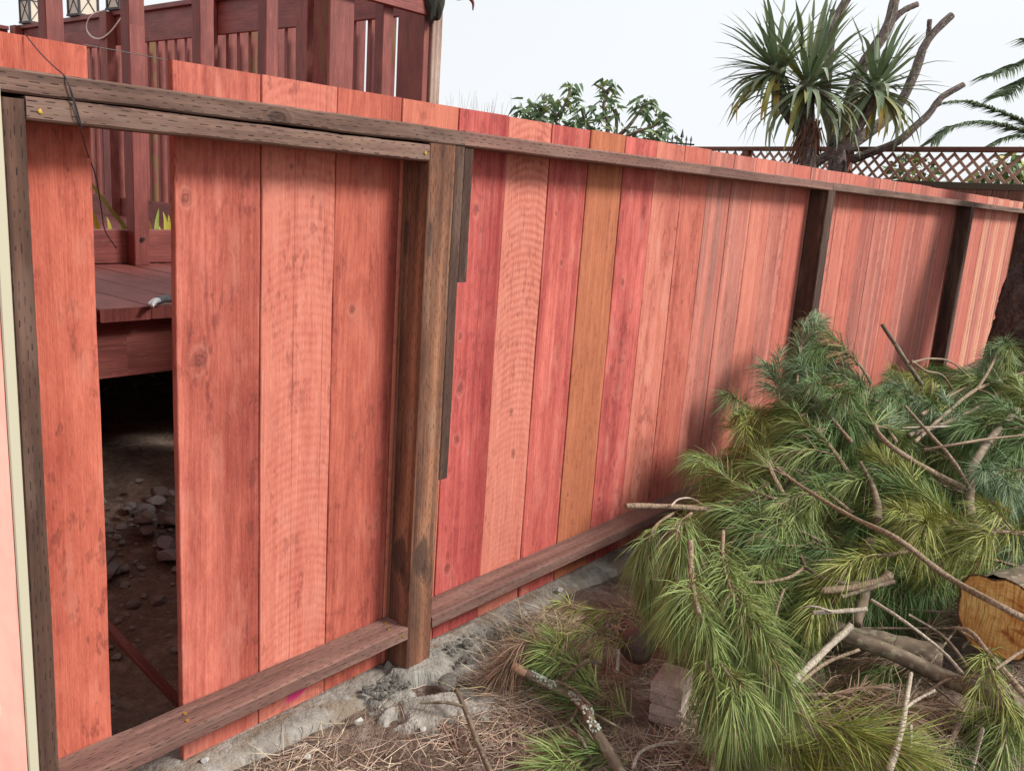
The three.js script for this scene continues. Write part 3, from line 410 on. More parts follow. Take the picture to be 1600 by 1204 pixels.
pineBranch('small pine sprig among bare arched twigs beside the third post', [[2.293,0.497,0.805], [2.56,0.519,0.708], [2.695,0.577,0.65], [2.638,0.613,0.646]], { r0: 0.005, leaf: 0.2, pal: yel, twigs: 3, tl: 0.1, nl: 0.13, droop: 0.9 });
pineBranch('pine sprays behind the arched twigs near the third post', [[2.026,0.504,0.971], [2.508,0.482,0.766], [2.313,0.562,0.676], [2.246,0.589,0.589]], { leaf: 0.1, pal: blue, twigs: 8, tl: 0.18, nl: 0.14, droop: 0.5 });
// the curtain hanging at the left front
pineBranch('leftmost hanging pine spray beside the foot of the red boards', [[0.731,0.39,0.452], [0.667,0.37,0.439], [0.561,0.356,0.475], [0.513,0.309,0.497], [0.491,0.253,0.51]], { r0: 0.005, leaf: 0.2, pal: lime, twigs: 4, tl: 0.07, nl: 0.11, open: 0.6, droop: 0.9, spread: 0.4, dry: 0.12, grav: 0.8 });
pineBranch('second hanging pine spray, between the leftmost one and the cut twig', [[0.766,0.393,0.493], [0.532,0.424,0.574], [0.481,0.339,0.609], [0.373,0.325,0.679], [0.331,0.299,0.71]], { r0: 0.006, leaf: 0.15, pal: lime, twigs: 6, tl: 0.09, nl: 0.13, open: 0.75, droop: 0.9, spread: 0.4, grav: 0.8, dens: 950 });
pineBranch('long hanging pine bough with a pale cut end on top', [[0.509,0.42,0.628], [0.457,0.365,0.665], [0.295,0.352,0.773], [0.3,0.266,0.816], [0.204,0.256,0.93], [0.323,0.123,0.972]], { r0: 0.008, r1: 0.003, leaf: 0.12, pal: lime, twigs: 9, twigFrom: 0.15, tl: 0.11, nl: 0.13, open: 0.8, droop: 0.6, spread: 0.4, grav: 0.7, dens: 950 });
pineBranch('fork of the hanging bough that falls towards the pink paver', [[0.312,0.292,0.785], [0.278,0.256,0.811], [0.195,0.241,0.889], [0.269,0.133,0.923]], { r0: 0.006, leaf: 0.1, pal: lime, twigs: 5, tl: 0.1, nl: 0.12, open: 0.7, droop: 0.7, spread: 0.35, grav: 0.8, dens: 1000 });
pineBranch('hanging pine spray right of the cut bough', [[0.801,0.355,0.586], [0.605,0.346,0.686], [0.46,0.322,0.797], [0.348,0.288,0.914], [0.352,0.226,0.968]], { r0: 0.007, leaf: 0.1, pal: lime, twigs: 9, tl: 0.15, nl: 0.14, droop: 0.5, spread: 0.45, grav: 0.6, dry: 0.06 });
pineBranch('yellowish pine brush lying at the bottom of the pile pointing right', [[0.316,0.183,0.951], [0.323,0.18,1.056], [0.343,0.177,1.138], [0.376,0.155,1.222]], { r0: 0.007, leaf: 0.1, pal: yel, twigs: 9, tl: 0.16, nl: 0.17, droop: 0.2, spread: 0.35, dens: 1000, dry: 0.08 });
pineBranch('green pine brush lowest in the pile at the bottom edge', [[0.279,0.14,0.893], [0.339,0.073,0.956], [0.307,0.091,1.061], [0.362,0.067,1.148]], { r0: 0.007, leaf: 0.1, pal: yel, twigs: 9, tl: 0.15, nl: 0.16, droop: 0.2, spread: 0.35, dens: 950, dry: 0.1 });
// middle of the pile
for (const [pts, pal, label] of [
  [[[1.113,0.385,0.67], [0.994,0.434,0.63], [1.016,0.423,0.536], [1.097,0.36,0.413]], lime, 'pine sprig just right of the cut stick end'],
  [[[1.21,0.384,0.82], [1.239,0.414,0.722], [1.091,0.429,0.694], [0.975,0.416,0.662]], lime, 'pine sprig under the diagonal bough, upper'],
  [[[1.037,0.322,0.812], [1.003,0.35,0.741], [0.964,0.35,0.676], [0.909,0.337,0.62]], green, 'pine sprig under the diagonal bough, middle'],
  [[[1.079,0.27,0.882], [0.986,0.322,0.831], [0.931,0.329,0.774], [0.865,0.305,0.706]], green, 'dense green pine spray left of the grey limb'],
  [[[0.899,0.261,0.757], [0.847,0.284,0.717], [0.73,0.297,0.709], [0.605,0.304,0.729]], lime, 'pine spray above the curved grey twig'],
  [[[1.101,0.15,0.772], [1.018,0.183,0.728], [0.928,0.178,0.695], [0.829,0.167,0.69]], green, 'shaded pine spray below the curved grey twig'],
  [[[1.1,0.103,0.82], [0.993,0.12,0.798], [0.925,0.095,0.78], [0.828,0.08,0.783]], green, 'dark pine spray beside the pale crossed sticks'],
  [[[1.749,0.389,0.969], [1.61,0.44,0.913], [1.481,0.455,0.865], [1.363,0.42,0.845]], green, 'dark pine spray right of the grey limb'],
  [[[1.278,0.395,0.915], [1.373,0.411,0.822], [1.36,0.441,0.759], [1.323,0.447,0.708]], green, 'pine spray behind the diagonal bough'],
  [[[1.657,0.206,1.239], [1.59,0.227,1.172], [1.497,0.218,1.098], [1.402,0.207,1.046]], yel, 'pine spray hanging over the sawn log'],
  [[[1.643,0.386,1.191], [1.68,0.397,1.105], [1.671,0.4,1.027], [1.583,0.398,0.988]], green, 'pine spray in the hollow below the pale limb'],
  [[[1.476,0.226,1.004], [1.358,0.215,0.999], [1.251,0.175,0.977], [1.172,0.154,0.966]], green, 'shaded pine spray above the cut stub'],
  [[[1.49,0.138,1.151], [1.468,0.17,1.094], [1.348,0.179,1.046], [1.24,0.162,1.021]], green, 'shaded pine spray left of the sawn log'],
  [[[2.308,0.557,1.082], [2.568,0.54,0.943], [2.738,0.481,0.79], [2.351,0.509,0.776]], blue, 'blue green pine spray behind the forked limb'],
]) pineBranch(label, pts, { r0: 0.006, leaf: 0.12, pal, twigs: 7, tl: 0.17, nl: 0.14, droop: 0.5, dens: 750, dry: 0.06 });

{ // branches buried deeper in the pile: only bits of them show between the others
  const K = [[1.99, 0.9, 0.33], [1.02, 0.43, 0.35], [0.34, 0.33, 0.77], [0.25, 0.27, 0.92], [1.46, 0.51, 0.86], [2.06, 0.51, 1.11], [3.91, 0.62, 0.76], [3.15, 0.52, 0.66], [1.0, 0.31, 1.34], [0.83, 0.2, 1.1], [0.71, 0.18, 1.36], [0.48, 0.31, 0.47], [0.45, 0.1, 0.3], [2.6, 0.55, 0.5], [0.3, 0.02, 0.5], [4.8, 0.5, 0.6]];
  const H = (x, z) => { let s = 0, w = 0; for (const k of K) { const q = 1 / Math.pow((k[0] - x) ** 2 + (k[2] - z) ** 2 + 0.01, 1.5); s += q * k[1]; w += q; } return s / w; };
  const R = rng(4242), pals = [blue, green, lime, green, lime, yel];
  let n = 0; for (let t = 0; t < 900 && n < 74; t++) {
    const x = 0.7 + 4.0 * Math.pow(R(), 1.4), z = 0.22 + 1.1 * R(); if ((x < 1.8 && z > 0.78) || (x < 0.85 && z < 0.5)) continue;
    const h = H(x, z), y = Math.max(0.05, (h - 0.13) * (0.25 + 0.75 * R())), a = Math.PI + (R() - 0.5) * 2.6, L = 0.35 + 0.25 * R(), dx = Math.cos(a) * L, dz = Math.sin(a) * L * 0.7;
    const pts = [[x - dx * 0.5, Math.max(0.03, y - 0.08), z - dz * 0.5], [x, y, z], [x + dx * 0.5, Math.max(0.04, y + 0.02), z + dz * 0.5]]; if (pts[2][2] < 0.13 || pts[0][2] < 0.13 || Math.min(pts[2][0], pts[0][0]) < (z < 0.62 ? 1.12 : 0.8)) continue;
    pineBranch('pine branch buried in the pile, half hidden under the upper boughs', pts, { r0: 0.007, leaf: 0.1, pal: pals[n % 6], twigs: 7, tl: 0.2, nl: 0.14, droop: 0.5, dens: 760, group: 'pine branches buried in the pile', dry: 0.08 }); n++;
  }
}

{ // the pile goes on past the right edge of the picture
  const R = rng(5151); for (let n = 0; n < 16; n++) { const x = 1.35 + 1.4 * R(), z = 1.62 + 0.5 * R(), y = 0.12 + 0.6 * R(), a = R() * 6.28, L = 0.5; pineBranch('pine branch on the part of the pile past the right edge of the view', [[x - Math.cos(a) * L * 0.5, Math.max(0.04, y - 0.1), z - Math.sin(a) * 0.1], [x, y, z], [x + Math.cos(a) * L * 0.5, y + 0.03, z + Math.sin(a) * 0.1]], { r0: 0.008, leaf: 0.1, pal: [green, lime, yel, blue][n % 4], twigs: 7, tl: 0.2, nl: 0.15, droop: 0.5, dens: 550, group: 'pine branches past the right edge' }); }
}

{ // thin dead twigs and dark boughs deep in the hollow
  const R = rng(6161), O = V3([1.03,0.05,1.026]);
  for (let n = 0; n < 16; n++) { const x = O.x + (R() - 0.5) * 0.7, z = O.z + (R() - 0.5) * 0.45, a = R() * 3.14, L = 0.15 + 0.25 * R(), y = 0.02 + 0.12 * R(); bare('thin dead twig lying in the hollow under the grey limb', [[x - Math.cos(a) * L, y, z - Math.sin(a) * L], [x, y + 0.02, z], [x + Math.cos(a) * L, y + 0.05 * R(), z + Math.sin(a) * L]], 0.004, 0.0025, n % 3 ? M_barkGrey : M_bark, { group: 'dead twigs in the hollow' }); }
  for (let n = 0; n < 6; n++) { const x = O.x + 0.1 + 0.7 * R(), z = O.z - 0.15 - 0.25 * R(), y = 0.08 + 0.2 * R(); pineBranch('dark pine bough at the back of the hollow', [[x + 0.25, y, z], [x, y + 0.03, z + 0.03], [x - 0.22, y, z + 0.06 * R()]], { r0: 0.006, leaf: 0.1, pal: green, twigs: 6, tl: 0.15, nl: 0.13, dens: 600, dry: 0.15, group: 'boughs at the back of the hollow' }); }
  for (let n = 0; n < 6; n++) { const x = O.x - 0.3 + 0.8 * R(), z = O.z + (R() - 0.3) * 0.45, a = R() * 6.28; pineBranch('dead brown bough lying on the floor of the hollow', [[x, 0.03, z], [x + Math.cos(a) * 0.12, 0.06, z + Math.sin(a) * 0.12], [x + Math.cos(a) * 0.25, 0.04, z + Math.sin(a) * 0.25]], { r0: 0.005, leaf: 0.05, pal: dry, twigs: 5, tl: 0.13, nl: 0.13, dens: 650, dry: 0, group: 'dead boughs on the floor of the hollow' }); }
}
// dead brown boughs low in the pile
pineBranch('dead brown pine bough in the hollow under the grey limb', [[0.857,0.13,1.232], [0.912,0.112,1.156], [0.878,0.12,1.097], [0.831,0.117,1.044]], { pal: dry, leaf: 0.1, twigs: 7, tl: 0.14, nl: 0.14, droop: 0.9, dens: 700, dry: 0 });
pineBranch('dead brown pine bough right of the yellowish brush', [[0.487,0.109,0.952], [0.528,0.135,1.031], [0.56,0.135,1.099], [0.62,0.11,1.161]], { pal: dry, leaf: 0.1, twigs: 7, tl: 0.14, nl: 0.14, droop: 0.5, dens: 700, dry: 0 });
pineBranch('grey brown dead pine tuft at the bottom edge between pale sticks', [[0.692,0.111,1.305], [0.652,0.093,1.303], [0.551,0.091,1.301], [0.495,0.077,1.296]], { pal: grey, leaf: 0.1, twigs: 6, tl: 0.12, nl: 0.14, droop: 0.8, dens: 900, dry: 0 });
pineBranch('dead pine needles behind the upright pale sticks', [[0.833,0.074,1.368], [0.801,0.085,1.284], [0.783,0.055,1.201], [0.618,0.085,1.181]], { pal: dry, leaf: 0.1, twigs: 7, tl: 0.15, nl: 0.14, droop: 0.7, dens: 700, dry: 0 });
pineBranch('yellow green pine sprig below the sawn log at the right edge', [[0.948,0.232,1.225], [0.907,0.233,1.281], [0.733,0.249,1.344], [0.685,0.205,1.389]], { pal: yel, r0: 0.004, leaf: 0.45, twigs: 4, tl: 0.08, nl: 0.09, droop: 0.6, dens: 500 });
pineBranch('pine sprig in the bottom right corner', [[0.968,0.142,1.449], [0.811,0.176,1.412], [0.737,0.147,1.389], [0.734,0.071,1.374]], { pal: lime, leaf: 0.2, twigs: 6, tl: 0.13, nl: 0.14, droop: 0.6, dens: 650 });
// tufts on the ground in front of the fence
pineBranch('pine tuft on the ground above the lichen covered branch', [[0.299,0.043,0.503], [0.286,0.067,0.457], [0.263,0.088,0.418], [0.25,0.102,0.394]], { pal: lime, r0: 0.004, leaf: 0.05, twigs: 5, tl: 0.09, nl: 0.12, droop: 0.15, dens: 900, dry: 0.1 });
pineBranch('pine tuft on the ground right of the lichen covered branch', [[0.263,0.014,0.65], [0.257,0.027,0.594], [0.252,0.027,0.547], [0.251,0.019,0.508]], { pal: lime, r0: 0.004, leaf: 0.05, twigs: 5, tl: 0.1, nl: 0.12, droop: 0.15, dens: 900, dry: 0.2 });
pineBranch('pine tuft on the ground at the bottom edge under the lichen covered branch', [[0.111,0.012,0.746], [0.087,0.012,0.69], [0.055,0.012,0.657], [-0.012,0.012,0.641]], { pal: lime, r0: 0.004, leaf: 0.05, twigs: 5, tl: 0.1, nl: 0.12, droop: 0.15, dens: 900, dry: 0.1 });
pineBranch('olive pine tuft against the fence foot left of the hanging sprays', [[0.429,0.189,0.515], [0.402,0.187,0.459], [0.375,0.188,0.413], [0.345,0.187,0.381]], { pal: yel, r0: 0.003, leaf: 0.05, twigs: 4, tl: 0.06, nl: 0.07, droop: 0.4, dens: 600, dry: 0.3 });
pineBranch('olive brown pine tuft between the round stone and the fence', [[0.453,0.082,0.512], [0.373,0.136,0.474], [0.332,0.142,0.427], [0.285,0.137,0.396]], { pal: yel, r0: 0.003, leaf: 0.05, twigs: 4, tl: 0.06, nl: 0.08, droop: 0.4, dens: 700, dry: 0.45 });
pineBranch('reddish dry pine tuft beside the cement footing', [[0.234,0.109,0.373], [0.222,0.123,0.348], [0.208,0.115,0.338], [0.187,0.074,0.336]], { pal: dry, r0: 0.003, leaf: 0.05, twigs: 3, tl: 0.07, nl: 0.11, droop: 0.6, dens: 900, dry: 0 });
pineBranch('reddish dry pine tuft in front of the round stone', [[0.395,0.039,0.585], [0.377,0.038,0.565], [0.349,0.035,0.553], [0.309,0.031,0.549]], { pal: dry, r0: 0.003, leaf: 0.05, twigs: 3, tl: 0.07, nl: 0.11, droop: 0.3, dens: 700, dry: 0 });

// bare wood in and on the pile
bare('straight cut stick poking left out of the pile towards the bottom rail', [[0.633,0.407,0.345], [0.784,0.394,0.439], [0.928,0.378,0.562]], 0.0085, 0.0095, M_bark);
bare('pale twig arched over the straight cut stick', [[0.733,0.41,0.44], [0.858,0.392,0.402], [0.961,0.366,0.395], [0.916,0.372,0.459]], 0.0035, 0.003);
bare('thin tan twig rising right above the straight cut stick', [[0.913,0.365,0.506], [0.931,0.427,0.576], [0.963,0.488,0.643]], 0.004, 0.0025, M_bark);
bare('cut stick leaning up against the third bay of boards', [[2.412,0.616,0.666], [2.314,0.739,0.597], [2.291,0.859,0.502]], 0.010, 0.0085, M_barkGrey);
bare('long thin twig arched right before the third post', [[2.335,0.713,0.633], [2.593,0.704,0.643], [2.908,0.654,0.667], [3.041,0.578,0.718]], 0.005, 0.004, M_bark);
bare('thin twig curling down before the third post', [[2.339,0.72,0.631], [2.468,0.669,0.655], [2.85,0.594,0.649], [2.969,0.516,0.675]], 0.005, 0.004, M_bark);
bare('long pale limb forking towards the tree trunk at right', [[1.678,0.54,0.857], [2.433,0.511,0.78], [2.92,0.55,0.783], [3.495,0.574,0.869], [3.479,0.643,1.001]], 0.007, 0.009, M_bark, {}, [[[[2.92,0.55,0.783], [3.079,0.617,0.787], [3.486,0.685,0.741]], 0.008, 0.004], [[[2.92,0.55,0.783], [2.802,0.562,0.867]], 0.004, 0.003]]);
bare('slender limb below the forking limb', [[2.187,0.533,0.741], [2.825,0.506,0.684], [3.006,0.535,0.719]], 0.008, 0.006, M_bark);
bare('thick bent limb at the right, pale bark', [[2.476,0.571,1.027], [1.968,0.53,1.033], [1.692,0.482,1.049], [1.659,0.423,1.058], [1.452,0.39,1.114]], 0.012, 0.016, M_barkGrey);
bare('straight limb running up behind the thick bent limb', [[1.776,0.535,0.809], [2.205,0.518,0.835], [2.767,0.52,0.855], [3.241,0.549,0.863]], 0.009, 0.008, M_barkGrey);
bare('slim pinkish branch crossing down to the thick bent limb', [[2.149,0.561,0.686], [1.761,0.555,0.886], [1.59,0.525,1.006], [1.635,0.435,1.06]], 0.006, 0.007, M_bark);
bare('thin twig lying across the slim pinkish branch', [[1.796,0.553,0.778], [1.911,0.555,0.858], [2.102,0.538,0.903]], 0.0035, 0.003);
bare('thin branch crossing the thick bent limb lower down', [[1.631,0.53,0.903], [1.669,0.569,1], [1.919,0.554,1.049], [2.042,0.563,1.128]], 0.006, 0.005, M_bark);
bare('pale forked twig under the big fan of needles', [[1.586,0.49,0.912], [1.611,0.445,0.974], [1.635,0.413,1.044]], 0.006, 0.006, M_bark);
bare('grey limb standing in the middle of the pile', [[1.38,0.503,0.774], [1.323,0.459,0.835], [1.168,0.441,0.906], [1.058,0.428,0.943]], 0.006, 0.015, M_barkGrey);
bare('reddish limb continuing below the diagonal bough', [[1.028,0.385,0.939], [0.999,0.308,0.951], [0.95,0.259,0.969], [0.845,0.195,0.989]], 0.013, 0.017, M_barkGrey);
bare('split stub with an orange broken end', [[0.761,0.296,0.91], [0.85,0.292,0.958], [0.914,0.311,1.014], [0.94,0.332,1.032]], 0.010, 0.013, M_bark);
bare('dark twig lying along the split stub', [[0.786,0.286,0.956], [0.846,0.299,0.994], [0.917,0.323,1.05]], 0.006, 0.006, M_barkGrey);
bare('pale knobbly stick below the split stub', [[0.694,0.255,0.916], [0.749,0.258,0.964], [0.806,0.266,1.021]], 0.006, 0.007, M_barkPale, {}, [[[[0.729,0.261,0.954], [0.679,0.28,0.918], [0.671,0.266,0.888]], 0.0035, 0.002]]);
bare('curved grey twig hanging under the diagonal bough', [[0.864,0.332,0.804], [0.808,0.324,0.847], [0.811,0.31,0.907], [0.902,0.298,0.99]], 0.005, 0.005, M_barkGrey);
bare('drooping twig curving left of the curved grey twig', [[0.607,0.317,0.755], [0.648,0.31,0.783], [0.711,0.319,0.828], [0.831,0.319,0.834]], 0.004, 0.005, M_bark);
bare('short bare twig in the shade right of the hanging sprays', [[0.706,0.287,0.825], [0.658,0.249,0.833], [0.61,0.215,0.846]], 0.004, 0.003, M_bark);
bare('pale scaly stick leaning right in the hollow', [[0.368,0.174,0.974], [0.585,0.175,0.97], [0.779,0.216,0.995]], 0.0085, 0.0095, M_barkPale, { bumpy: 0.45 });
bare('thin brown stick below the pale scaly stick', [[0.497,0.157,0.974], [0.665,0.152,0.985], [0.758,0.168,1.03]], 0.0055, 0.005, M_bark);
bare('smooth grey limb slanting down right across the hollow', [[0.767,0.188,0.972], [0.801,0.173,1.096], [0.806,0.155,1.241], [0.728,0.19,1.369], [0.92,0.089,1.465]], 0.019, 0.026, M_barkGrey, { rad: 10, bumpy: 0.08 });
bare('pale thin stick sloping down over the smooth grey limb', [[0.837,0.283,1.02], [0.775,0.278,1.135], [0.813,0.223,1.213], [0.712,0.23,1.288]], 0.0045, 0.004);
bare('second pale thin stick sloping beside the first', [[0.862,0.266,1.112], [0.893,0.229,1.191], [0.726,0.235,1.306]], 0.004, 0.0035, M_barkGrey);
bare('upright pale stick at the bottom edge, tallest of three', [[0.273,0.172,1.257], [0.36,0.208,1.248], [0.565,0.173,1.206], [0.712,0.18,1.175]], 0.0075, 0.005, M_barkPale, { bumpy: 0.4 }, [[[[0.529,0.179,1.211], [0.605,0.177,1.222], [0.645,0.195,1.248]], 0.004, 0.0035]]);
bare('thin upright grey twig beside the tallest pale stick', [[0.321,0.153,1.285], [0.356,0.191,1.273], [0.472,0.18,1.243]], 0.004, 0.0035, M_barkPale);
bare('upright pale stick at the bottom edge right of the dead tuft', [[0.587,0.055,1.364], [0.61,0.11,1.363], [0.602,0.169,1.366]], 0.005, 0.0045, M_barkPale);
bare('bent tan stick rising to the right edge below the log', [[0.919,0.247,1.214], [0.903,0.26,1.254], [0.828,0.251,1.317], [0.728,0.215,1.433]], 0.005, 0.009, M_bark);
bare('thin dark stick in front of the sawn log', [[0.961,0.297,1.422], [0.91,0.254,1.381], [0.741,0.256,1.349]], 0.004, 0.004, M_bark);
bare('thin olive stick across the lower hollow', [[0.601,0.129,1.164], [0.671,0.134,1.203], [0.738,0.186,1.253], [0.708,0.238,1.323]], 0.004, 0.0035, M_bark);
bare('pale stick lying at the bottom left of the hanging boughs', [[0.341,0.019,0.732], [0.318,0.03,0.854], [0.31,0.012,1.009]], 0.0065, 0.008, M_barkPale);
bare('hooked pale twig over the bottom edge', [[0.203,0.012,0.902], [0.274,0.026,0.874], [0.261,0.103,0.906], [0.269,0.133,0.947], [0.3,0.083,0.988]], 0.006, 0.0035, M_barkPale);
bare('thin curved pale twig left of the hooked one', [[0.089,0.012,0.757], [0.153,0.012,0.738], [0.216,0.012,0.754], [0.259,0.012,0.782]], 0.005, 0.0035, M_barkPale);
bare('short upright stub in front of the round stone', [[0.358,0.047,0.533], [0.372,0.08,0.524], [0.373,0.109,0.521]], 0.005, 0.005, M_barkPale);
bare('grey twig poking out left of the hanging sprays', [[0.349,0.12,0.46], [0.387,0.159,0.473], [0.409,0.183,0.481]], 0.004, 0.003, M_barkGrey);
bare('forked grey twig standing on the dirt near the cement footing', [[-0.162,0.012,0.54], [-0.105,0.012,0.449], [-0.027,0.013,0.335], [-0.023,0.028,0.317], [-0.011,0.047,0.283]], 0.0075, 0.006, M_barkGrey, {}, [[[[-0.025,0.023,0.323], [-0.049,0.029,0.293], [-0.082,0.012,0.225]], 0.005, 0.0028]]);
{ // lichen covered branch
  const pts = [[0.146,0.075,0.343], [0.154,0.065,0.38], [0.175,0.049,0.424], [0.199,0.035,0.481], [0.159,0.049,0.564], [0.083,0.072,0.64], [0.069,0.047,0.689], [0.051,0.012,0.758]];
  const g = bare('branch with grey green lichen lying on the dirt at the bottom edge', pts, 0.0115, 0.0135, M_barkGrey, { name: 'lichen_branch', rad: 9, bumpy: 0.3 }, [
    [[[0.15,0.053,0.576], [0.106,0.085,0.66], [0.138,0.06,0.715]], 0.005, 0.002], [[[0.189,0.061,0.455], [0.187,0.066,0.498], [0.155,0.064,0.59]], 0.005, 0.004], [[[0.199,0.066,0.468], [0.209,0.119,0.507], [0.226,0.128,0.514], [0.275,0.111,0.533]], 0.006, 0.005],
    [[[0.161,0.041,0.55], [0.093,0.03,0.561], [0.073,0.012,0.528], [0.025,0.012,0.51]], 0.005, 0.003], [[[0.061,0.042,0.602], [0.038,0.056,0.642], [0.048,0.012,0.671]], 0.006, 0.004]]);
  const end = part('peeled_end', stick([[0.144,0.077,0.341], [0.148,0.071,0.362], [0.154,0.065,0.38]], 0.0125, 0.0122, { rad: 9 }), mat([0.30, 0.17, 0.11], { rough: 0.9 }), g);
  const R = rng(88), cv = new THREE.CatmullRomCurve3(pts.map(p => V3(p))), gs = [];
  for (let i = 0; i < 260; i++) { const c = [0.14, 0.17, 0.22, 0.38, 0.42, 0.47, 0.58, 0.62, 0.74][(R() * 9) | 0], t = clamp(c + (R() - 0.5) * 0.05), p = cv.getPointAt(t), a = R() * 6.28, s = 0.0015 + 0.003 * R(); const k = stone(s, s * 0.6, s * 1.2, i + 900, 0.5, 0); k.rotateX(R() * 3); k.rotateY(R() * 3); k.translate(p.x + Math.cos(a) * 0.011, p.y + Math.abs(Math.sin(a)) * 0.012 + 0.001, p.z + Math.sin(a) * 0.011); gs.push(k); }
  part('lichen', mergeGeometries(gs), mat([0.42, 0.47, 0.40], { rough: 1 }), g, 'stuff');
}
{ const cm = M_cement; [[[0.048,0,0.2], 0.035, 'slab of broken cement tipped up in front of the near post'], [[0.06,-0.01,0.261], 0.03, 'flat broken cement piece right of the tipped slab'], [[-0.084,-0.005,0.092], 0.018, 'small cement lump left of the near post foot'], [[0.183,0,0.158], 0.02, 'cement lump right of the near post foot']].forEach(([p, r, label], i) => { const k = single('cement_chunk', label, 'rubble', stone(r, r * 0.55, r * 0.8, 950 + i, 0.2, 2, 6), cm); k.position.set(p[0], p[1] + r * 0.12, p[2]); k.rotation.set(0.2 * i, i * 1.3, 0.25 - 0.1 * i); }); }
// sawn log
{
  const c = V3([1.18,0.212,1.275]), ax = new THREE.Vector3(0.93, -0.02, 0.30).normalize(), g = thing('sawn_log', 'thick sawn log with an orange cut face at the right edge', 'log');
  const T_cut = tex(256, 256, (u, v, o) => { const x = u - 0.5, y = v - 0.42, r = Math.hypot(x, y) + 0.03 * (fbm(u * 5, v * 5, 3) - 0.5), a = fbm(u * 7, v * 9, 4), k = 0.5 + 0.5 * Math.sin(r * 130); let c = mixc([236, 192, 122], [204, 140, 74], clamp(0.35 + (a - 0.5) * 1.6 + k * 0.25)); c = mixc(c, [150, 72, 26], 0.7 * sst(0.55, 0.7, fbm(u * 3 + 4, v * 6, 4)) * sst(0.35, 0.6, u)); const bk = sst(0.465, 0.485, Math.hypot(u - 0.5, v - 0.5) + 0.03 * (fbm(u * 14, v * 14, 3) - 0.5)); c = mixc(c, [92, 62, 44], bk); o[0] = c[0]; o[1] = c[1]; o[2] = c[2]; o[3] = 0.5 + (fbm(u * 40, v * 6, 3) - 0.5) * 0.9; }, {});
  part('bark', stick([c.toArray(), c.clone().addScaledVector(ax, 0.35).toArray(), c.clone().addScaledVector(ax, 0.8).toArray()], 0.116, 0.112, { rad: 40, seg: 18, bumpy: 0.07, seed: 5, cap: false }), M_barkGrey, g);
  const f = new THREE.CircleGeometry(0.127, 48, 0, Math.PI * 2), p = f.attributes.position; for (let i = 1; i < p.count; i++) { const a = (i - 1) / 48 * 6.283, k = 0.90 + 0.16 * vn(3 + Math.cos(a) * 2.2, 5 + Math.sin(a) * 2.2) + 0.04 * vn(i * 1.7, 3) - 0.14 * Math.exp(-Math.pow((a - 1.9) / 0.3, 2)); p.setXY(i, p.getX(i) * k, p.getY(i) * k); }
  const fm = part('cut_face', f, mat(T_cut, { rough: 0.9, bs: 0.006 }), g); fm.position.copy(c).addScaledVector(ax, -0.002); fm.lookAt(c.clone().addScaledVector(ax, -1));
}
bare('dark brown log lying in the hollow behind the crossed sticks', [[0.945,0.1,0.729], [0.956,0.09,0.876], [1.009,0.08,1.029], [1.059,0.08,1.173]], 0.035, 0.045, M_barkGrey, { name: 'dark_log', rad: 12, bumpy: 0.15 });

// pavers and stones
{
  const T_pv = tex(256, 256, (u, v, o) => { const n = fbm(u * 8, v * 8, 4), f = fbm(u * 60, v * 60, 3), q = hash((u * 256) | 0, (v * 256) | 0); const c = mixc([188, 170, 162], [142, 124, 117], clamp(0.5 + (n - 0.5) * 1.3 + (f - 0.5) * 0.8)); o[0] = c[0] + (q - 0.5) * 24; o[1] = c[1] + (q - 0.5) * 22; o[2] = c[2] + (q - 0.5) * 22; o[3] = f; }, { rep: [3, 3] }), mp = mat(T_pv, { rough: 0.92, bs: 0.003 });
  const P = [0.393,0.06,0.682], pav = (h, sd) => { const g = timber(0.105, 0.085, h, { seed: sd, c: 0.005, wob: 0, rings: 1 }); g.translate(0, -0.0525, 0); g.rotateZ(Math.PI / 2); g.rotateX(-Math.PI / 2); return g; };
  const a = single('concrete_paver', 'pink concrete paver on top of the pair under the hanging pine', 'paver', pav(0.062, 401), mp); a.rotation.y = 0.22; a.position.set(P[0], 0.062, P[2]);
  const b = single('concrete_paver', 'pink concrete paver on the ground below the other one', 'paver', pav(0.05, 402), mp); b.rotation.y = 0.30; b.position.set(P[0] - 0.004, 0.005, P[2] + 0.002);
  const s = single('round_stone', 'dark reddish round stone half hidden behind the hanging pine sprays', 'stone', stone(0.055, 0.05, 0.05, 403, 0.2, 3), mat([0.11, 0.065, 0.055], { rough: 0.75 })); s.position.set(...[0.508,0.06,0.501]);
  const peb = [[480,1183,0.011], [466,1188,0.007], [612,1090,0.006], [757,925,0.012], [320,1188,0.006], [605,1165,0.007]];
  [[-0.393,-0.015,0.173], [-0.221,-0.012,0.151], [-0.128,-0.015,0.284], [0.729,0,0.065], [-0.572,-0.004,0.033], [0.522,-0.01,0.082]].forEach((p, i) => { const k = single('pebble', ['white pebble on the dirt nearest the bottom edge', 'small pale pebble on the edge of the concrete strip', 'pale pebble among the straw below the footing', 'pale stone at the fence foot beside the dry tufts', 'tiny pebble on the concrete strip below the first board', 'grey pebble right of the cement footing'][i], 'pebble', stone(0.010 + 0.004 * (i % 2), 0.008, 0.010, 410 + i, 0.25, 2, 4), mat([0.40, 0.38, 0.355], { rough: 0.9 })); k.position.set(p[0], p[1] + 0.002, p[2]); });
}
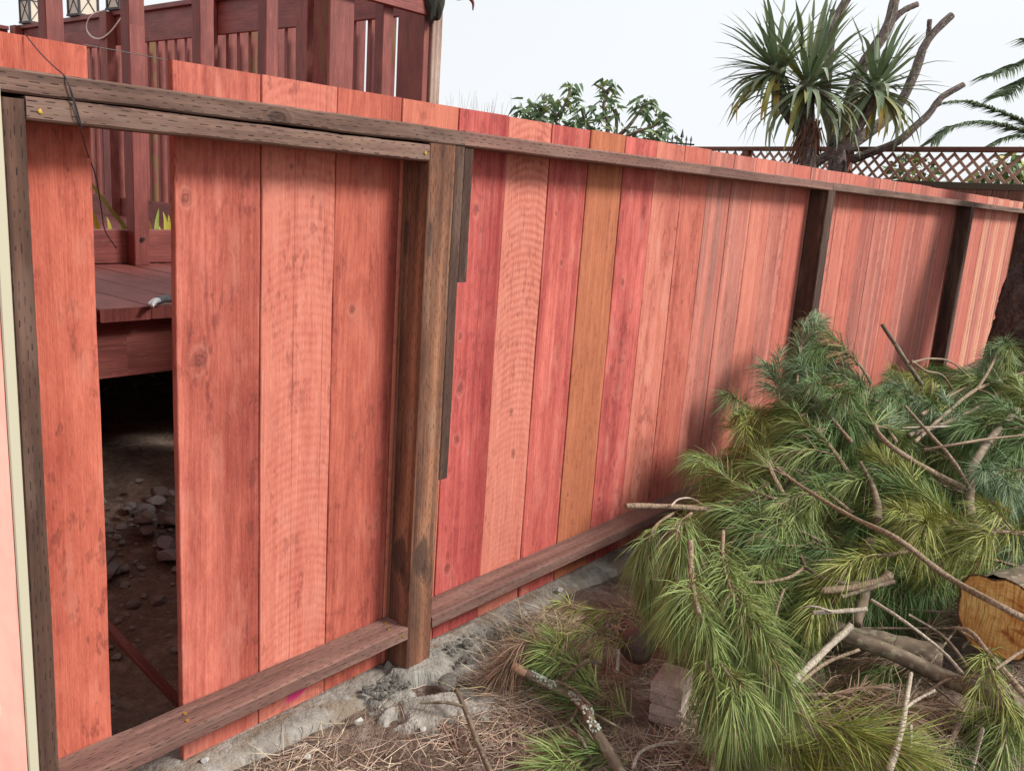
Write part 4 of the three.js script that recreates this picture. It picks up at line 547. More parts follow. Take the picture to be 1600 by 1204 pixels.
// straw and dry needles on the dirt
{
  const S = ribbonSet(), R = rng(606), cols = [[0.46, 0.34, 0.25], [0.38, 0.25, 0.18], [0.54, 0.44, 0.31], [0.25, 0.17, 0.13], [0.42, 0.32, 0.27]];
  const put = (x, z, L, up) => { const y = Math.max(groundY(x, z), z < 0.1 ? -0.004 : -1) + 0.003 + R() * 0.018, a = R() * 6.28, d = new THREE.Vector3(Math.cos(a), up * (R() - 0.25), Math.sin(a)).normalize(), c = cols[(R() * 5) | 0], b = 0.7 + 0.6 * R(); needle(S, new THREE.Vector3(x, y, z), d, L, 0.0016 + 0.001 * R(), 0.12, c.map(q => q * b), R); };
  for (let i = 0; i < 30000; i++) { const x = -0.75 + 2.3 * R(), z = 0.125 + 1.25 * R(); if (fbm(x * 5 + 3, z * 5 + 8, 3) < 0.36 + 0.2 * R()) continue; if (Math.hypot(x - 0.09, (z - 0.16) * 1.1) < 0.19 && R() < 0.93) continue; put(x, z, 0.04 + 0.09 * R(), 0.25); }
  for (let i = 0; i < 4200; i++) { const k = R(), x = 0.12 + 0.42 * k + (R() - 0.5) * 0.16, z = 0.36 - 0.18 * k + (R() - 0.5) * 0.2; put(x, Math.max(0.11, z), 0.06 + 0.1 * R(), 0.7); }
  single('dry_needle_litter', 'brown dry pine needles and straw covering the dirt', 'litter', ribbonGeo(S), M_needle, null, 'stuff');
  const G = ribbonSet(), gc = [[0.50, 0.40, 0.24], [0.42, 0.34, 0.2], [0.34, 0.30, 0.13]];
  for (let i = 0; i < 260; i++) { const k = R(), x = 0.10 + 0.5 * k + (R() - 0.5) * 0.1, z = Math.max(0.13, 0.34 - 0.14 * k + (R() - 0.5) * 0.14), a = R() * 6.28, d = new THREE.Vector3(Math.cos(a) * 0.7, 0.3 + R(), Math.sin(a) * 0.7).normalize(); needle(G, new THREE.Vector3(x, groundY(x, z), z), d, 0.12 + 0.16 * R(), 0.0018, 0.35, gc[(R() * 3) | 0], R); }
  single('dry_grass', 'thin straw coloured grass stalks right of the cement footing', 'grass', ribbonGeo(G), M_needle, null, 'stuff');
}

// ---------------------------------------------------------------- seen through the gap in the boards
{
  const R = rng(707), mr = [mat([0.19, 0.175, 0.16], { rough: 0.95 }), mat([0.15, 0.13, 0.11], { rough: 0.95 }), mat([0.22, 0.21, 0.20], { rough: 0.95 })], small = [];
  for (let i = 0; i < 64; i++) { const x = -0.62 + 0.85 * R(), z = -0.72 - 0.7 * R(), s = 0.014 + 0.036 * R() * (0.4 + R()); const k = single('rubble_chunk', 'broken concrete chunk on the ground under the deck', 'rubble', stone(s * (0.9 + 0.7 * R()), s * 0.6, s, 720 + i, 0.15, 1, 9), mr[i % 3], 'rubble under the deck'); k.position.set(x, groundY(x, z) + s * 0.3 + 0.09 * sst(-0.8, -1.2, z) * R(), z); k.rotation.y = R() * 6; }
  for (let i = 0; i < 260; i++) { const x = -0.7 + 0.9 * R(), z = -0.3 - 1.0 * Math.sqrt(R()), s = 0.006 + 0.014 * R() * R(); const k = stone(s, s * 0.7, s, 800 + i, 0.3, 1, 3); k.translate(x, groundY(x, z) + s * 0.4, z); small.push(k); }
  single('rubble_gravel', 'small grey rubble strewn on the dirt behind the gap', 'rubble', mergeGeometries(small), mr[2], null, 'stuff');
  const between = (a, b, w, t, o) => { a = V3(a); b = V3(b); const d = b.clone().sub(a), g = timber(d.length(), w, t, o); g.applyQuaternion(new THREE.Quaternion().setFromUnitVectors(UP, d.clone().normalize())); g.translate(a.x, a.y, a.z); return g; };
  single('scrap_board', 'dark red scrap board leaning in the shade behind the gap', 'board', between([-0.50, 0.0, -0.20], [-0.72, 0.36, -0.26], 0.018, 0.05, { seed: 710 }), M_paintDk);
  { const sc = thing('plank_screen', 'upright plank screen closing the passage behind the red fence', 'fence'); for (let k = 0; k < 9; k++) { const b = part('plank', timber(1.36, 0.019, 0.15, { seed: 960 + k, rings: 3 }), M_dark, sc); b.position.set(0.62, -0.03, -0.12 - 0.156 * k); } for (const y of [0.3, 1.1]) { const r = part('rail', beamZ(1.36, 0.038, 0.089, { seed: 970 }), M_dark, sc); r.position.set(0.65, y, -0.06); } }
  // shrub in the shade under the deck
  const S = ribbonSet(); for (let i = 0; i < 220; i++) { const p = new THREE.Vector3(0.0 + 0.9 * R(), 0.12 + 0.4 * R(), -2.7 - 0.4 * R()), d = new THREE.Vector3(R() - 0.5, R() - 0.5, R() - 0.5).normalize(); needle(S, p, d, 0.05 + 0.05 * R(), 0.022, 0.3, [0.08, 0.11, 0.05], R); }
  const sg = thing('shade_shrub', 'leafy shrub in the dark under the deck', 'shrub'); part('leaves', ribbonGeo(S), M_needle, sg, 'stuff'); for (let i = 0; i < 5; i++) part('stem', stick([[0.4, 0, -2.9], [0.3 + 0.1 * i, 0.2, -2.9], [0.1 + 0.16 * i, 0.5, -2.85]], 0.012, 0.004), M_barkGrey, sg);
  // claw hammer on the deck boards
  const hm = thing('claw_hammer', 'claw hammer with a pale head lying on the deck edge', 'hammer'), H = py => 0; const hp = V3([0.192,0.8,-1.521]);
  const steel = mat([0.62, 0.62, 0.64], { rough: 0.45, metal: 0.3 }), dark = mat([0.09, 0.09, 0.10], { rough: 0.6 });
  for (const s of [-1, 1]) part('claw', stick([[hp.x, 0.80, hp.z - 0.02], [hp.x - 0.035, 0.802, hp.z + 0.012 + s * 0.006], [hp.x - 0.065, 0.79, hp.z + 0.035 + s * 0.012]], 0.013, 0.008, { rad: 8 }), steel, hm);
  part('head', stick([[hp.x - 0.01, 0.80, hp.z - 0.01], [hp.x + 0.05, 0.803, hp.z - 0.05]], 0.016, 0.015, { rad: 10 }), dark, hm); part('handle', stick([[hp.x + 0.02, 0.80, hp.z - 0.03], [hp.x + 0.32, 0.797, hp.z + 0.0]], 0.011, 0.014, { rad: 10 }), dark, hm);
}
// strap-leaved plant on the deck
function blade(pts, w, fold = 0.25, seg = 10) { // long leaf, V fold, tapered at both ends
  const cv = new THREE.CatmullRomCurve3(pts.map(p => V3(p))), P = [], I = [];
  for (let k = 0; k <= seg; k++) { const t = k / seg, p = cv.getPointAt(t), tg = cv.getTangentAt(t), sd = new THREE.Vector3().crossVectors(tg, UP); if (sd.lengthSq() < 1e-4) sd.set(1, 0, 0); sd.normalize(); const nn = new THREE.Vector3().crossVectors(sd, tg).normalize(), ww = w / 2 * Math.min(1, 0.45 + t * 3) * Math.pow(1 - Math.pow(t, 2.4), 0.8); P.push(p.x - sd.x * ww + nn.x * ww * fold, p.y - sd.y * ww + nn.y * ww * fold, p.z - sd.z * ww + nn.z * ww * fold, p.x, p.y, p.z, p.x + sd.x * ww + nn.x * ww * fold, p.y + sd.y * ww + nn.y * ww * fold, p.z + sd.z * ww + nn.z * ww * fold); }
  for (let k = 0; k < seg; k++) { const a = k * 3; I.push(a, a + 1, a + 3, a + 3, a + 1, a + 4, a + 1, a + 2, a + 4, a + 4, a + 2, a + 5); }
  const g = new THREE.BufferGeometry(); g.setAttribute('position', new THREE.Float32BufferAttribute(P, 3)); g.setIndex(I); g.computeVertexNormals(); return g;
}
const leafMat = (r, g, b) => new THREE.MeshPhysicalMaterial({ color: new THREE.Color(r, g, b), roughness: 0.6, transmission: 0.3, thickness: 0, side: THREE.DoubleSide });
{
  const g = thing('strap_leaf_plant', 'yellow green strap leaved plant behind the low deck beam', 'plant'), my = leafMat(0.55, 0.50, 0.04), mg = leafMat(0.28, 0.34, 0.06);
  const base = [0.75, 0.79, -3.6];
  const L = [[[0.831,0.941,-3.06], [0.715,1.068,-3], [0.597,1.195,-2.95], [0.494,1.346,-2.92]], [[0.8,0.893,-3.3], [0.746,1.018,-3.25], [0.692,1.105,-3.2]], [[0.91,0.877,-3.4], [0.915,0.956,-3.42], [0.916,0.997,-3.45]], [[1.158,0.882,-3.35], [1.196,0.98,-3.4], [1.236,1.053,-3.45]], [[1.246,0.878,-3.4], [1.276,0.978,-3.45], [1.288,1.032,-3.5]], [[1.263,0.878,-3.4], [1.3,0.959,-3.45], [1.325,1.014,-3.5]], [[1.256,0.875,-3.3], [1.241,0.969,-3.3], [1.193,0.998,-3.3]], [[1.21,0.869,-3.5], [1.197,0.973,-3.5], [1.181,1.01,-3.5]], [[1.322,0.849,-3.6], [1.353,0.941,-3.7], [1.32,0.972,-3.7]]];
  L.forEach((p, i) => part('leaf', blade([[mix(base[0], p[0][0], 0.9), 0.80, p[0][2]], ...p], i === 0 ? 0.036 : 0.032, 0.2, 12), i % 3 === 0 ? mg : my, g));
}
// wires and cable
{
  const bk = mat([0.03, 0.025, 0.03], { rough: 0.5 });
  single('black_wire', 'thin black wire hanging down over the left end of the top rail', 'wire', stick([[-0.868,1.502,0.004], [-0.858,1.475,0.03], [-0.847,1.451,0.06], [-0.843,1.433,0.093], [-0.836,1.406,0.094], [-0.826,1.366,0.093], [-0.781,1.322,0.02], [-0.728,1.271,-0.06], [-0.701,1.21,-0.1], [-0.686,1.171,-0.12], [-0.654,1.134,-0.14]], 0.0011, 0.0011, { rad: 5, seg: 60 }), bk);
  single('black_wire', 'second black wire strand crossing the two top rails', 'wire', stick([[-0.843,1.434,0.093], [-0.839,1.421,0.095], [-0.83,1.392,0.094], [-0.821,1.359,0.093]], 0.0013, 0.0013, { rad: 5, seg: 20 }), bk);
  single('string_line', 'fine string stretched between the board tops across the gap', 'string', stick([[-0.759,1.504,-0.022], [-0.679,1.503,-0.022], [-0.589,1.501,-0.022]], 0.0008, 0.0008, { rad: 5 }), mat([0.12, 0.11, 0.11], { rough: 0.7 }));
  single('white_cable', 'loop of white cable hanging from the deck cap rail', 'cable', stick([[2.9,2.74,-7.058], [2.85,2.748,-7.222], [2.8,2.722,-7.314], [2.78,2.699,-7.458], [2.77,2.645,-7.562], [2.77,2.569,-7.595], [2.77,2.492,-7.493], [2.77,2.465,-7.309], [2.77,2.513,-7.112], [2.77,2.59,-6.956], [2.79,2.667,-6.868]], 0.008, 0.008, { rad: 7, seg: 60 }), mat([0.62, 0.55, 0.5], { rough: 0.5 }));
}
// lanterns on the cap rail
{
  const fr = mat([0.03, 0.028, 0.035], { rough: 0.5 }), gl = new THREE.MeshPhysicalMaterial({ color: new THREE.Color(0.80, 0.74, 0.62), roughness: 0.6, transmission: 0.35, thickness: 0 });
  const proto = new THREE.Group(); const S = 0.1;
  const add = (n, g, m) => part(n, g, m, proto);
  add('base', at(new THREE.BoxGeometry(0.23, 0.02, 0.23), 0, 0.01, 0), fr);
  for (const sx of [-1, 1]) for (const sz of [-1, 1]) add('corner_bar', at(new THREE.BoxGeometry(0.02, 0.26, 0.02), sx * S, 0.15, sz * S), fr);
  for (let k = 0; k < 4; k++) { const g = new THREE.BoxGeometry(0.18, 0.25, 0.006); g.translate(0, 0.15, S - 0.004); g.rotateY(k * Math.PI / 2); const p = add('pane', g, gl); for (const s of [-1, 1]) { const m = new THREE.BoxGeometry(0.007, 0.30, 0.006); m.rotateZ(s * 0.62); m.translate(0, 0.15, S + 0.003 + s * 0.001); m.rotateY(k * Math.PI / 2); part('muntin', m, fr, p); } const h = new THREE.BoxGeometry(0.18, 0.007, 0.006); h.translate(0, 0.235, S + 0.003); h.rotateY(k * Math.PI / 2); part('muntin', h, fr, p); }
  add('roof', at(new THREE.CylinderGeometry(0.05, 0.185, 0.10, 4, 1).rotateY(Math.PI / 4), 0, 0.33, 0), fr); add('finial', at(new THREE.SphereGeometry(0.02, 10, 8), 0, 0.395, 0), fr);
  [[-9.15, 'lantern on the deck cap rail nearest its far corner'], [-7.98, 'middle lantern on the deck cap rail'], [-7.15, 'lantern on the deck cap rail beside the coiled white cable']].forEach(([z, label], i) => { const o = i ? proto.clone() : proto; o.name = numbered('lantern'); o.position.set(2.92, 2.7235, z); o.rotation.y = 0.1; tag(o, label, 'lantern', 'lanterns on the deck rail'); scene.add(o); });
}

// ---------------------------------------------------------------- behind the fence: lattice fence, trees, palms
{
  const O = new THREE.Vector3(7.55, 0, -0.04), an = 15 * Math.PI / 180, g = thing('lattice_fence', 'dark boarded fence topped with brown lattice behind the red fence', 'fence', [7.55, 0, -0.04]); g.rotation.y = Math.PI / 2 - an; // local +x runs away from the corner
  const md = mat(treatedTex(9, [134, 90, 76], [86, 55, 46], 0, 1.2), { rough: 0.9, bs: 0.002 }), ml = mat([0.46, 0.28, 0.21], { rough: 0.9 }), mb = mat([0.10, 0.075, 0.05], { rough: 0.9 });
  const Lf = 5.4, tilt = Math.PI / 4, y0 = 1.655, y1 = 1.925;
  const cap = part('cap_rail', beamX(Lf, 0.12, 0.045, { seed: 600 }), md, g); cap.position.set(-0.05, 1.955, 0);
  const br = part('bottom_rail', beamX(Lf, 0.09, 0.06, { seed: 601 }), mb, g); br.position.set(-0.05, 1.625, 0);
  for (const x of [1.82, 3.17, 4.52]) { const p = part('fence_post', timber(1.98, 0.09, 0.09, { seed: 610 + (x * 10 | 0) }), md, g); p.position.set(x, -0.05, -0.01); }
  const h = y1 - y0, sl = new THREE.BoxGeometry(0.027, h * 1.4142, 0.007); for (let s = -1; s <= 1; s += 2) for (let x = -0.1; x < Lf - 0.1; x += 0.128) { if (x + s * h / 2 < -0.12) continue; const b = part('lattice_slat', sl, ml, g); b.position.set(x + h / 2, (y0 + y1) / 2, s * 0.005); b.rotation.z = s * tilt; }
  for (let x = 0, k = 0; x < Lf; x += 0.145, k++) { const b = part('fence_board', timber(1.61, 0.141, 0.018, { seed: 640 + k, rings: 2 }), md, g); b.position.set(x + 0.02, 0.0, -0.03); }
}
const M_trunk = mat(tex(256, 256, (u, v, o) => { const x = u * 12, y = v * 12, g = fbm(x * 1.5, y * 0.6, 4), f = fbm(x * 5, y * 5, 3), l = sst(0.58, 0.66, fbm(x * 1.3 + 7, y * 1.3, 4)); let c = mixc([120, 106, 102], [70, 58, 56], clamp(0.5 + (g - 0.5) * 1.6 + (f - 0.5) * 0.7)); c = mixc(c, [150, 144, 120], l * 0.5); o[0] = c[0]; o[1] = c[1]; o[2] = c[2]; o[3] = f; }, { rep: [2, 2] }), { rough: 0.95, bs: 0.01 });
{ // pruned tree behind the cordyline
  const t = thing('pruned_tree', 'leafless pruned tree with thick cut limbs behind the strap leaved palm', 'tree');
  const q = (p, r0, r1, s, n = 'limb') => part(n, stick(p, r0 * 0.74, r1 * 0.74, { rad: 9, bumpy: 0.22, seed: s, seg: 16 }), M_trunk, t);
  q([[7.9, -0.05, -2.15], [7.546,1.31,-1.681], [7.624,1.818,-1.765], [7.682,2.043,-1.774]], 0.16, 0.11, 1, 'trunk');
  q([[7.661,1.978,-1.776], [7.76,2.333,-1.78], [7.893,2.722,-1.755], [7.922,2.967,-1.643], [8.021,3.163,-1.591], [8.109,3.469,-1.591]], 0.10, 0.068, 2); q([[8.031,3.177,-1.584], [8.13,3.311,-1.51], [8.238,3.396,-1.406]], 0.045, 0.04, 3);
  q([[7.636,1.976,-1.806], [7.733,2.457,-2.019], [7.816,2.908,-2.077], [7.887,3.2,-2.093], [8.036,3.513,-2.021]], 0.09, 0.055, 4); q([[7.875,3.136,-2.086], [7.891,3.327,-2.133]], 0.045, 0.035, 5);
  q([[7.678,1.917,-1.734], [8.181,2.377,-1.441], [8.356,2.762,-1.362], [8.441,3.005,-1.343], [8.534,3.173,-1.289], [8.673,3.352,-1.181]], 0.085, 0.05, 6); q([[8.482,3.092,-1.325], [8.504,3.202,-1.336], [8.52,3.292,-1.348]], 0.035, 0.033, 7);
  q([[7.612,1.822,-1.619], [7.731,2.025,-1.22], [7.849,2.171,-1.126], [7.954,2.303,-1.045], [8.036,2.45,-0.995], [8.208,2.607,-0.84]], 0.06, 0.038, 8);
}
{ // cordyline: each leaf a blade of its own
  const t = thing('strap_leaved_palm', 'spiky strap leaved palm with two heads standing above the lattice fence', 'palm tree');
  const skirt = mat([0.16, 0.10, 0.07], { rough: 1 });
  part('trunk', stick([[6.82, -0.05, -1.72], [6.817,1.647,-1.722], [6.855,1.972,-1.79], [6.912,2.415,-1.877]], 0.085, 0.07, { rad: 10, bumpy: 0.3, seed: 3, seg: 16 }), M_trunk, t); part('limb', stick([[6.847,1.912,-1.779], [6.721,2.337,-2.084], [6.728,2.542,-2.147]], 0.05, 0.045, { rad: 8 }), M_trunk, t); part('limb', stick([[6.836,1.707,-1.72], [7.016,1.991,-1.437], [7.214,2.415,-1.343]], 0.05, 0.045, { rad: 8 }), M_trunk, t);
  const mats = [leafMat(0.13, 0.19, 0.10), leafMat(0.19, 0.25, 0.13), leafMat(0.27, 0.32, 0.19), leafMat(0.25, 0.25, 0.06), leafMat(0.42, 0.30, 0.05)];
  const geos = []; for (let k = 0; k < 8; k++) { const d = [0.04, 0.1, 0.18, 0.28, 0.4, 0.55, 0.72, 0.9][k]; geos.push(blade([[0, 0, 0], [0, 0.33, 0.015 + d * 0.05], [0, 0.66 - d * 0.08, d * 0.22], [0, 1.0 - d * 0.35, d * 0.62]], 0.06, 0.3, 8)); }
  const R = rng(1212), head = (c, n, L, bias, flop) => { c = V3(c); for (let i = 0; i < n; i++) { const f = i / n, el = mix(1.45, -0.75, Math.pow(f, 0.8)) + (R() - 0.5) * 0.35; let az = R() * 6.28; const d = new THREE.Vector3(Math.cos(az) * Math.cos(el), Math.sin(el), Math.sin(az) * Math.cos(el)).addScaledVector(bias, 0.5).normalize(); const out = new THREE.Vector3(d.x, 0, d.z); const droopDir = new THREE.Vector3(0, -1, 0).addScaledVector(d, d.y).normalize(); const X = new THREE.Vector3().crossVectors(d, droopDir).normalize(); const o = part('leaf', geos[clamp(Math.floor(f * 4 + R() * 4 * flop), 0, 7)], mats[f > 0.86 && R() < 0.5 ? (R() < 0.5 ? 4 : 3) : (R() * 3.2) | 0], t); o.matrixAutoUpdate = true; o.position.copy(c).addScaledVector(d, 0.05); o.quaternion.setFromRotationMatrix(new THREE.Matrix4().makeBasis(X, d, droopDir)); const s = L * (0.75 + 0.4 * R()); o.scale.set(0.8 + 0.3 * R(), s, s); } };
  const left = new THREE.Vector3(-0.6, 0.05, -0.75), hm = mats[1]; for (const c of [[6.914,2.433,-1.881], [6.742,2.561,-2.137], [7.222,2.445,-1.344]]) { const k = part('leaf_heart', stone(0.09, 0.13, 0.09, 17, 0.2, 2), hm, t); k.position.set(...c); }
  head([6.916,2.445,-1.883], 120, 0.86, new THREE.Vector3(0, 0.1, 0), 0.9); head([6.744,2.572,-2.139], 80, 0.68, left, 0.8); head([7.224,2.456,-1.347], 94, 0.66, new THREE.Vector3(0.1, 0, 0.1), 1);
  const S = ribbonSet(); for (let i = 0; i < 260; i++) { const p = V3([6.859,1.972,-1.786]); p.x += (R() - 0.5) * 0.18; p.z += (R() - 0.5) * 0.18; p.y += (R() - 0.3) * 0.25; needle(S, p, new THREE.Vector3(R() - 0.5, -1.2, R() - 0.5).normalize(), 0.2 + 0.2 * R(), 0.016, 0, [0.17 + 0.1 * R(), 0.11, 0.07], R); } part('dead_leaf_skirt', ribbonGeo(S), M_needle, t, 'stuff');
}
{ // date palm at the right edge
  const t = thing('date_palm', 'feathery palm fronds arching in from the right edge', 'palm tree'), R = rng(1313), mr = mat([0.20, 0.19, 0.08], { rough: 0.7 });
  part('trunk', stick([[14.5, -0.05, 1.4], [14.45, 1.4, 1.3], [14.3, 2.6, 1.1]], 0.22, 0.18, { rad: 12, bumpy: 0.25 }), M_trunk, t);
  const frond = (pts, ll, w = 0.022) => { const f = part('frond', stick(pts, 0.022, 0.006, { rad: 6, seg: 16 }), mr, t), cv = new THREE.CatmullRomCurve3(pts.map(p => V3(p))), S = ribbonSet(), n = Math.round(cv.getLength() * 75); for (let i = 0; i < n; i++) for (const s of [-1, 1]) { const q = mix(0.12, 0.99, i / n), p = cv.getPointAt(q), tg = cv.getTangentAt(q), sd = new THREE.Vector3().crossVectors(tg, UP).normalize().multiplyScalar(s), d = tg.clone().multiplyScalar(0.75).addScaledVector(sd, 0.75).addScaledVector(UP, 0.28 + (R() - 0.5) * 0.3).normalize(), b = 0.7 + 0.5 * R(); needle(S, p, d, ll * (0.6 + 0.5 * R()) * (1 - 0.55 * Math.abs(q - 0.5)), w, 0.55, [0.115 * b, 0.165 * b, 0.085 * b], R); } part('leaflets', ribbonGeo(S), M_needle, f, 'stuff'); };
  frond([[14.3, 2.6, 1.1], [13.822,3.787,-0.854], [13.034,3.546,-1.249], [12.287,3.248,-1.574]], 0.42); frond([[14.3, 2.6, 1.1], [13.787,3.518,-0.801], [12.972,3.28,-1.231], [12.336,2.983,-1.42]], 0.40);
  frond([[14.3, 2.6, 1.1], [13.402,2.379,-0.546], [12.754,2.705,-1.133], [12.261,2.832,-1.459], [12.048,2.902,-1.746], [11.819,2.853,-2.009]], 0.3); frond([[14.3, 2.6, 1.1], [13.414,2.467,-0.564], [12.739,2.592,-1.111], [12.182,2.646,-1.491], [11.891,2.548,-1.813], [11.649,2.304,-2.024]], 0.34);
  frond([[14.3, 2.6, 1.1], [13.414,2.467,-0.564], [12.843,2.517,-0.958], [12.381,2.465,-1.182], [12.168,2.324,-1.394]], 0.26); frond([[14.3, 2.6, 1.1], [13.894,3.441,-0.643], [13.237,3.792,-1.087], [12.691,3.796,-1.272]], 0.4);
}
{ // broad-leaved tree over the fence, and the twiggy shrub beside it
  const t = thing('broadleaf_tree', 'small broad leaved evergreen tree with crooked limbs above the red fence', 'tree'), R = rng(1414);
  const q = (p, r0, r1, s) => part(s ? 'limb' : 'trunk', stick(p, r0, r1, { rad: 7, bumpy: 0.2, seed: s + 9, seg: 14 }), M_barkGrey, t);
  q([[8.9, -0.05, -5.6], [8.677,1.099,-5.248], [8.782,1.785,-5.362], [8.801,2.023,-5.422]], 0.13, 0.09, 0);
  const limbs = [[[8.798,1.997,-5.417], [8.578,2.058,-5.709], [8.397,2.25,-5.999], [8.42,2.463,-5.884], [8.514,2.723,-5.861]], [[8.798,1.997,-5.417], [8.853,2.256,-5.441], [8.847,2.508,-5.538], [8.897,2.682,-5.538], [8.8,2.79,-5.696]], [[8.809,1.998,-5.404], [8.896,2.178,-5.199], [9.013,2.357,-5.119], [9.129,2.579,-5.054]], [[8.806,1.973,-5.399], [8.888,2.154,-5.038], [9.096,2.284,-4.828], [9.162,2.373,-4.779]], [[8.778,1.97,-5.433], [8.52,2.05,-5.939], [8.355,2.288,-6.227]], [[8.798,2.039,-5.432], [8.832,2.294,-5.806], [8.814,2.464,-5.888]], [[8.882,2.048,-5.332], [9.025,2.358,-5.429], [9.002,2.525,-5.516]], [[8.897,2.682,-5.538], [8.968,2.799,-5.493]], [[8.817,1.974,-5.386], [8.98,2.023,-4.878], [9.137,2.18,-4.741]]];
  limbs.forEach((p, i) => q(p, 0.036, 0.014, i + 1));
  const S = ribbonSet(); const cl = (c, n, sp) => { c = V3(c); for (let i = 0; i < n; i++) { const p = c.clone().add(new THREE.Vector3((R() - 0.5), (R() - 0.5) * 0.8, (R() - 0.5)).multiplyScalar(sp)), a = R() * 6.28, d = new THREE.Vector3(Math.cos(a), 0.15 - R() * 1.1, Math.sin(a)).normalize(), b = 0.6 + 0.7 * R(), y = R() < 0.15; needle(S, p, d, 0.12 + 0.08 * R(), 0.038 + 0.012 * R(), 0.25, y ? [0.26 * b, 0.3 * b, 0.1] : [0.14 * b, 0.22 * b, 0.10 * b], R); } };
  for (const [c, n, sp] of [[[8.115,2.347,-6.38], 16, 0.2], [[8.207,2.416,-6.291], 34, 0.28], [[8.318,2.495,-6.184], 40, 0.3], [[8.421,2.438,-6.036], 36, 0.28], [[8.276,2.305,-6.167], 40, 0.34], [[8.411,2.269,-5.989], 30, 0.3], [[8.512,2.706,-5.857], 26, 0.2], [[8.5,2.53,-5.809], 24, 0.22], [[8.741,2.371,-5.782], 30, 0.3], [[8.595,2.187,-5.734], 30, 0.3], [[8.747,2.203,-5.553], 26, 0.3], [[8.932,2.779,-5.529], 28, 0.24], [[8.88,2.638,-5.543], 16, 0.2], [[8.924,2.457,-5.426], 26, 0.26], [[8.822,2.447,-5.546], 16, 0.25], [[9.078,2.523,-5.097], 26, 0.24], [[9.163,2.582,-5.014], 22, 0.22], [[9.18,2.458,-4.949], 14, 0.2], [[9.167,2.366,-4.77], 26, 0.22], [[9.052,2.155,-4.836], 30, 0.3], [[9.165,2.183,-4.708], 26, 0.24], [[9.036,2.165,-5.184], 24, 0.3], [[8.448,2.129,-5.894], 34, 0.35], [[9.134,2.058,-5.027], 30, 0.3], [[8.888,2.091,-5.34], 24, 0.35], [[8.233,2.183,-6.177], 30, 0.34]]) cl(c, n, sp);
  part('crown', ribbonGeo(S), leafCrown(), t, 'stuff');
  const b = thing('bare_shrub', 'leafless shrub of fine upright twigs above the fence beside the deck', 'shrub'); part('stem', stick([[9.2, -0.05, -8.4], [9.2, 1.2, -8.3], [9.25, 2.0, -8.3]], 0.08, 0.05), M_barkGrey, b);
  const tw = []; for (let i = 0; i < 90; i++) { const x0 = V3([9.191,1.925,-8.155]), e = V3([9.274,2.573,-8.282]); const rt = new THREE.Vector3(0.63, 0, 0.77), u = (R() - 0.5) * 1.25, h = 0.25 + 0.75 * R(); tw.push(stick([x0.clone().addScaledVector(rt, u * 0.7).toArray(), x0.clone().addScaledVector(rt, u * 0.9).setY(mix(x0.y, e.y, 0.5 * h)).toArray(), x0.clone().addScaledVector(rt, u + (R() - 0.5) * 0.2).setY(mix(x0.y, e.y + 0.22, h)).toArray()], 0.006, 0.0018, { rad: 4, seg: 4 })); } part('twigs', mergeGeometries(tw), mat([0.30, 0.25, 0.25], { rough: 1 }), b, 'stuff');
}
function leafCrown() { const m = new THREE.MeshPhysicalMaterial({ color: 0xffffff, roughness: 0.6, transmission: 0.3, thickness: 0, side: THREE.DoubleSide }); m.vertexColors = true; return m; }
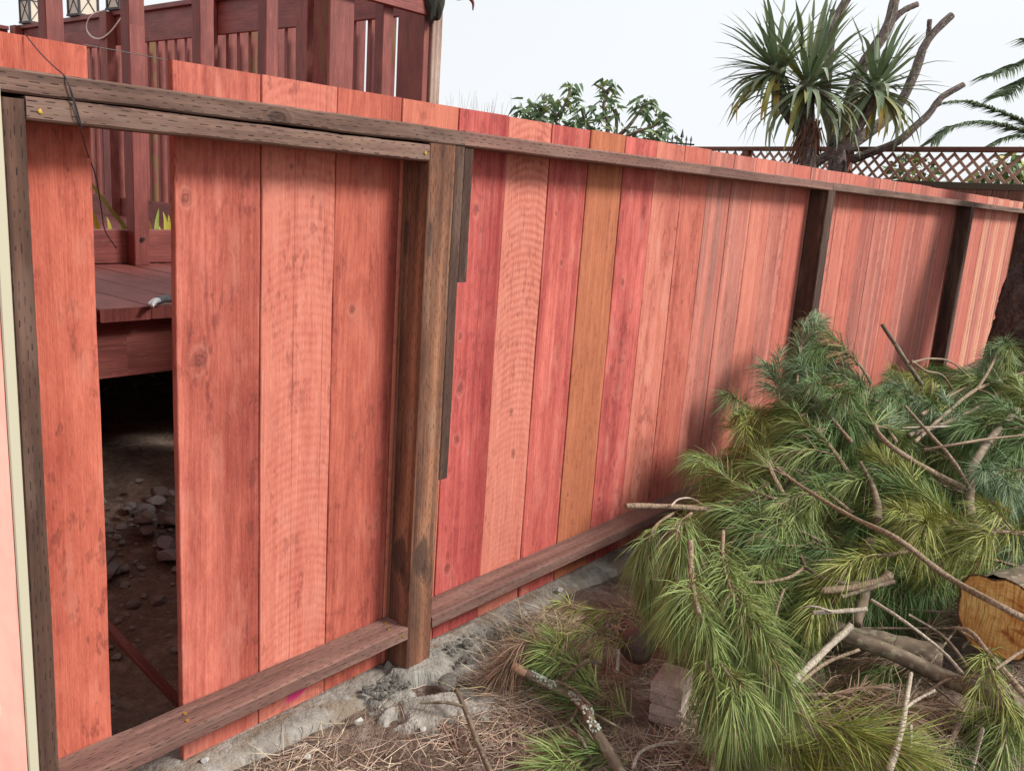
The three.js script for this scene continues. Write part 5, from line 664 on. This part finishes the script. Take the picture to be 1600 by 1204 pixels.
{ // foliage behind the lattice
  const R = rng(1515), t = thing('garden_shrub', 'leafy green shrub behind the brown lattice', 'shrub'), S = ribbonSet(); part('stem', stick([[9.9, -0.05, -1.4], [9.9, 0.8, -1.4], [9.8, 1.5, -1.3]], 0.06, 0.03), M_barkGrey, t);
  for (let i = 0; i < 1500; i++) { const u = R(), p = V3(mix(9.5, 9.9, R()), 1.35 + 0.72 * R() * (0.7 + 0.3 * Math.sin(u * 14)), mix(-1.9, 0.4, u)), d = new THREE.Vector3(R() - 0.5, R() - 0.6, R() - 0.5).normalize(), b = 0.6 + 0.7 * R(); needle(S, p, d, 0.09 + 0.06 * R(), 0.05, 0.2, R() < 0.2 ? [0.3 * b, 0.3 * b, 0.07 * b] : [0.12 * b, 0.19 * b, 0.06 * b], R); } part('leaves', ribbonGeo(S), M_needle, t, 'stuff');
  const ig = thing('iron_fence', 'dark iron finials poking above the red fence beside the lattice', 'fence'), im = mat([0.03, 0.03, 0.035], { rough: 0.5, metal: 0.6 });
  const rail0 = V3([9.331,2.078,-4.792]), rail1 = V3([9.58,2.07,-4.483]); part('rail', stick([rail0.toArray(), rail1.toArray()], 0.012, 0.012), im, ig);
  for (let k = 0; k < 6; k++) { const p = rail0.clone().lerp(rail1, (k + 0.4) / 6.2), tall = k === 3, h = tall ? 0.19 : 0.09; part('picket', stick([[p.x, -0.04, p.z], [p.x, p.y + h * 0.6, p.z]], 0.009, 0.009, { rad: 6, seg: 3 }), im, ig); const c = new THREE.ConeGeometry(tall ? 0.03 : 0.02, tall ? 0.12 : 0.07, 6); c.translate(p.x, p.y + h * 0.6 + 0.03, p.z); part('finial', c, im, ig); }
}
{ // pine trunk at the right edge
  const t = thing('pine_tree', 'dark rough barked pine trunk leaning at the right edge before the fence', 'tree');
  const A = [4.80, -0.1, 0.80], pts = [A, [4.90, 0.5, 0.78], [5.12, 1.1, 0.78], [5.48, 1.9, 0.78], [5.95, 2.9, 0.78]], g = stick(pts, 0.36, 0.24, { rad: 72, seg: 90, bumpy: 0 }), p = g.attributes.position, uv = g.attributes.uv, n = g.attributes.normal;
  for (let i = 0; i < p.count; i++) { const u = uv.getX(i), v = uv.getY(i), per = 2 * Math.PI * 0.36, uu = Math.abs(u - per / 2); const k = fbm(uu * 7 + 3, v * 3.2, 3), cr = Math.abs(fbm(uu * 9 + 9, v * 3.5 + 4, 3) - 0.5) * 2, d = 0.05 * (k - 0.5) + 0.035 * sst(0.0, 0.22, cr); p.setXYZ(i, p.getX(i) + n.getX(i) * d, p.getY(i) + n.getY(i) * d, p.getZ(i) + n.getZ(i) * d); }
  g.computeVertexNormals(); const T = tex(256, 512, (u, v, o) => { const x = u * 14, y = v * 16, g1 = fbm(x, y, 4), f = fbm(x * 5, y * 6, 3); const c = mixc([88, 72, 64], [40, 31, 28], clamp(0.5 + (g1 - 0.5) * 1.7 + (f - 0.5))); o[0] = c[0]; o[1] = c[1]; o[2] = c[2]; o[3] = f; }, { rep: [0.9, 0.7] });
  part('trunk', g, mat(T, { rough: 1, bs: 0.012 }), t);
}
renderer.render(scene, camera);
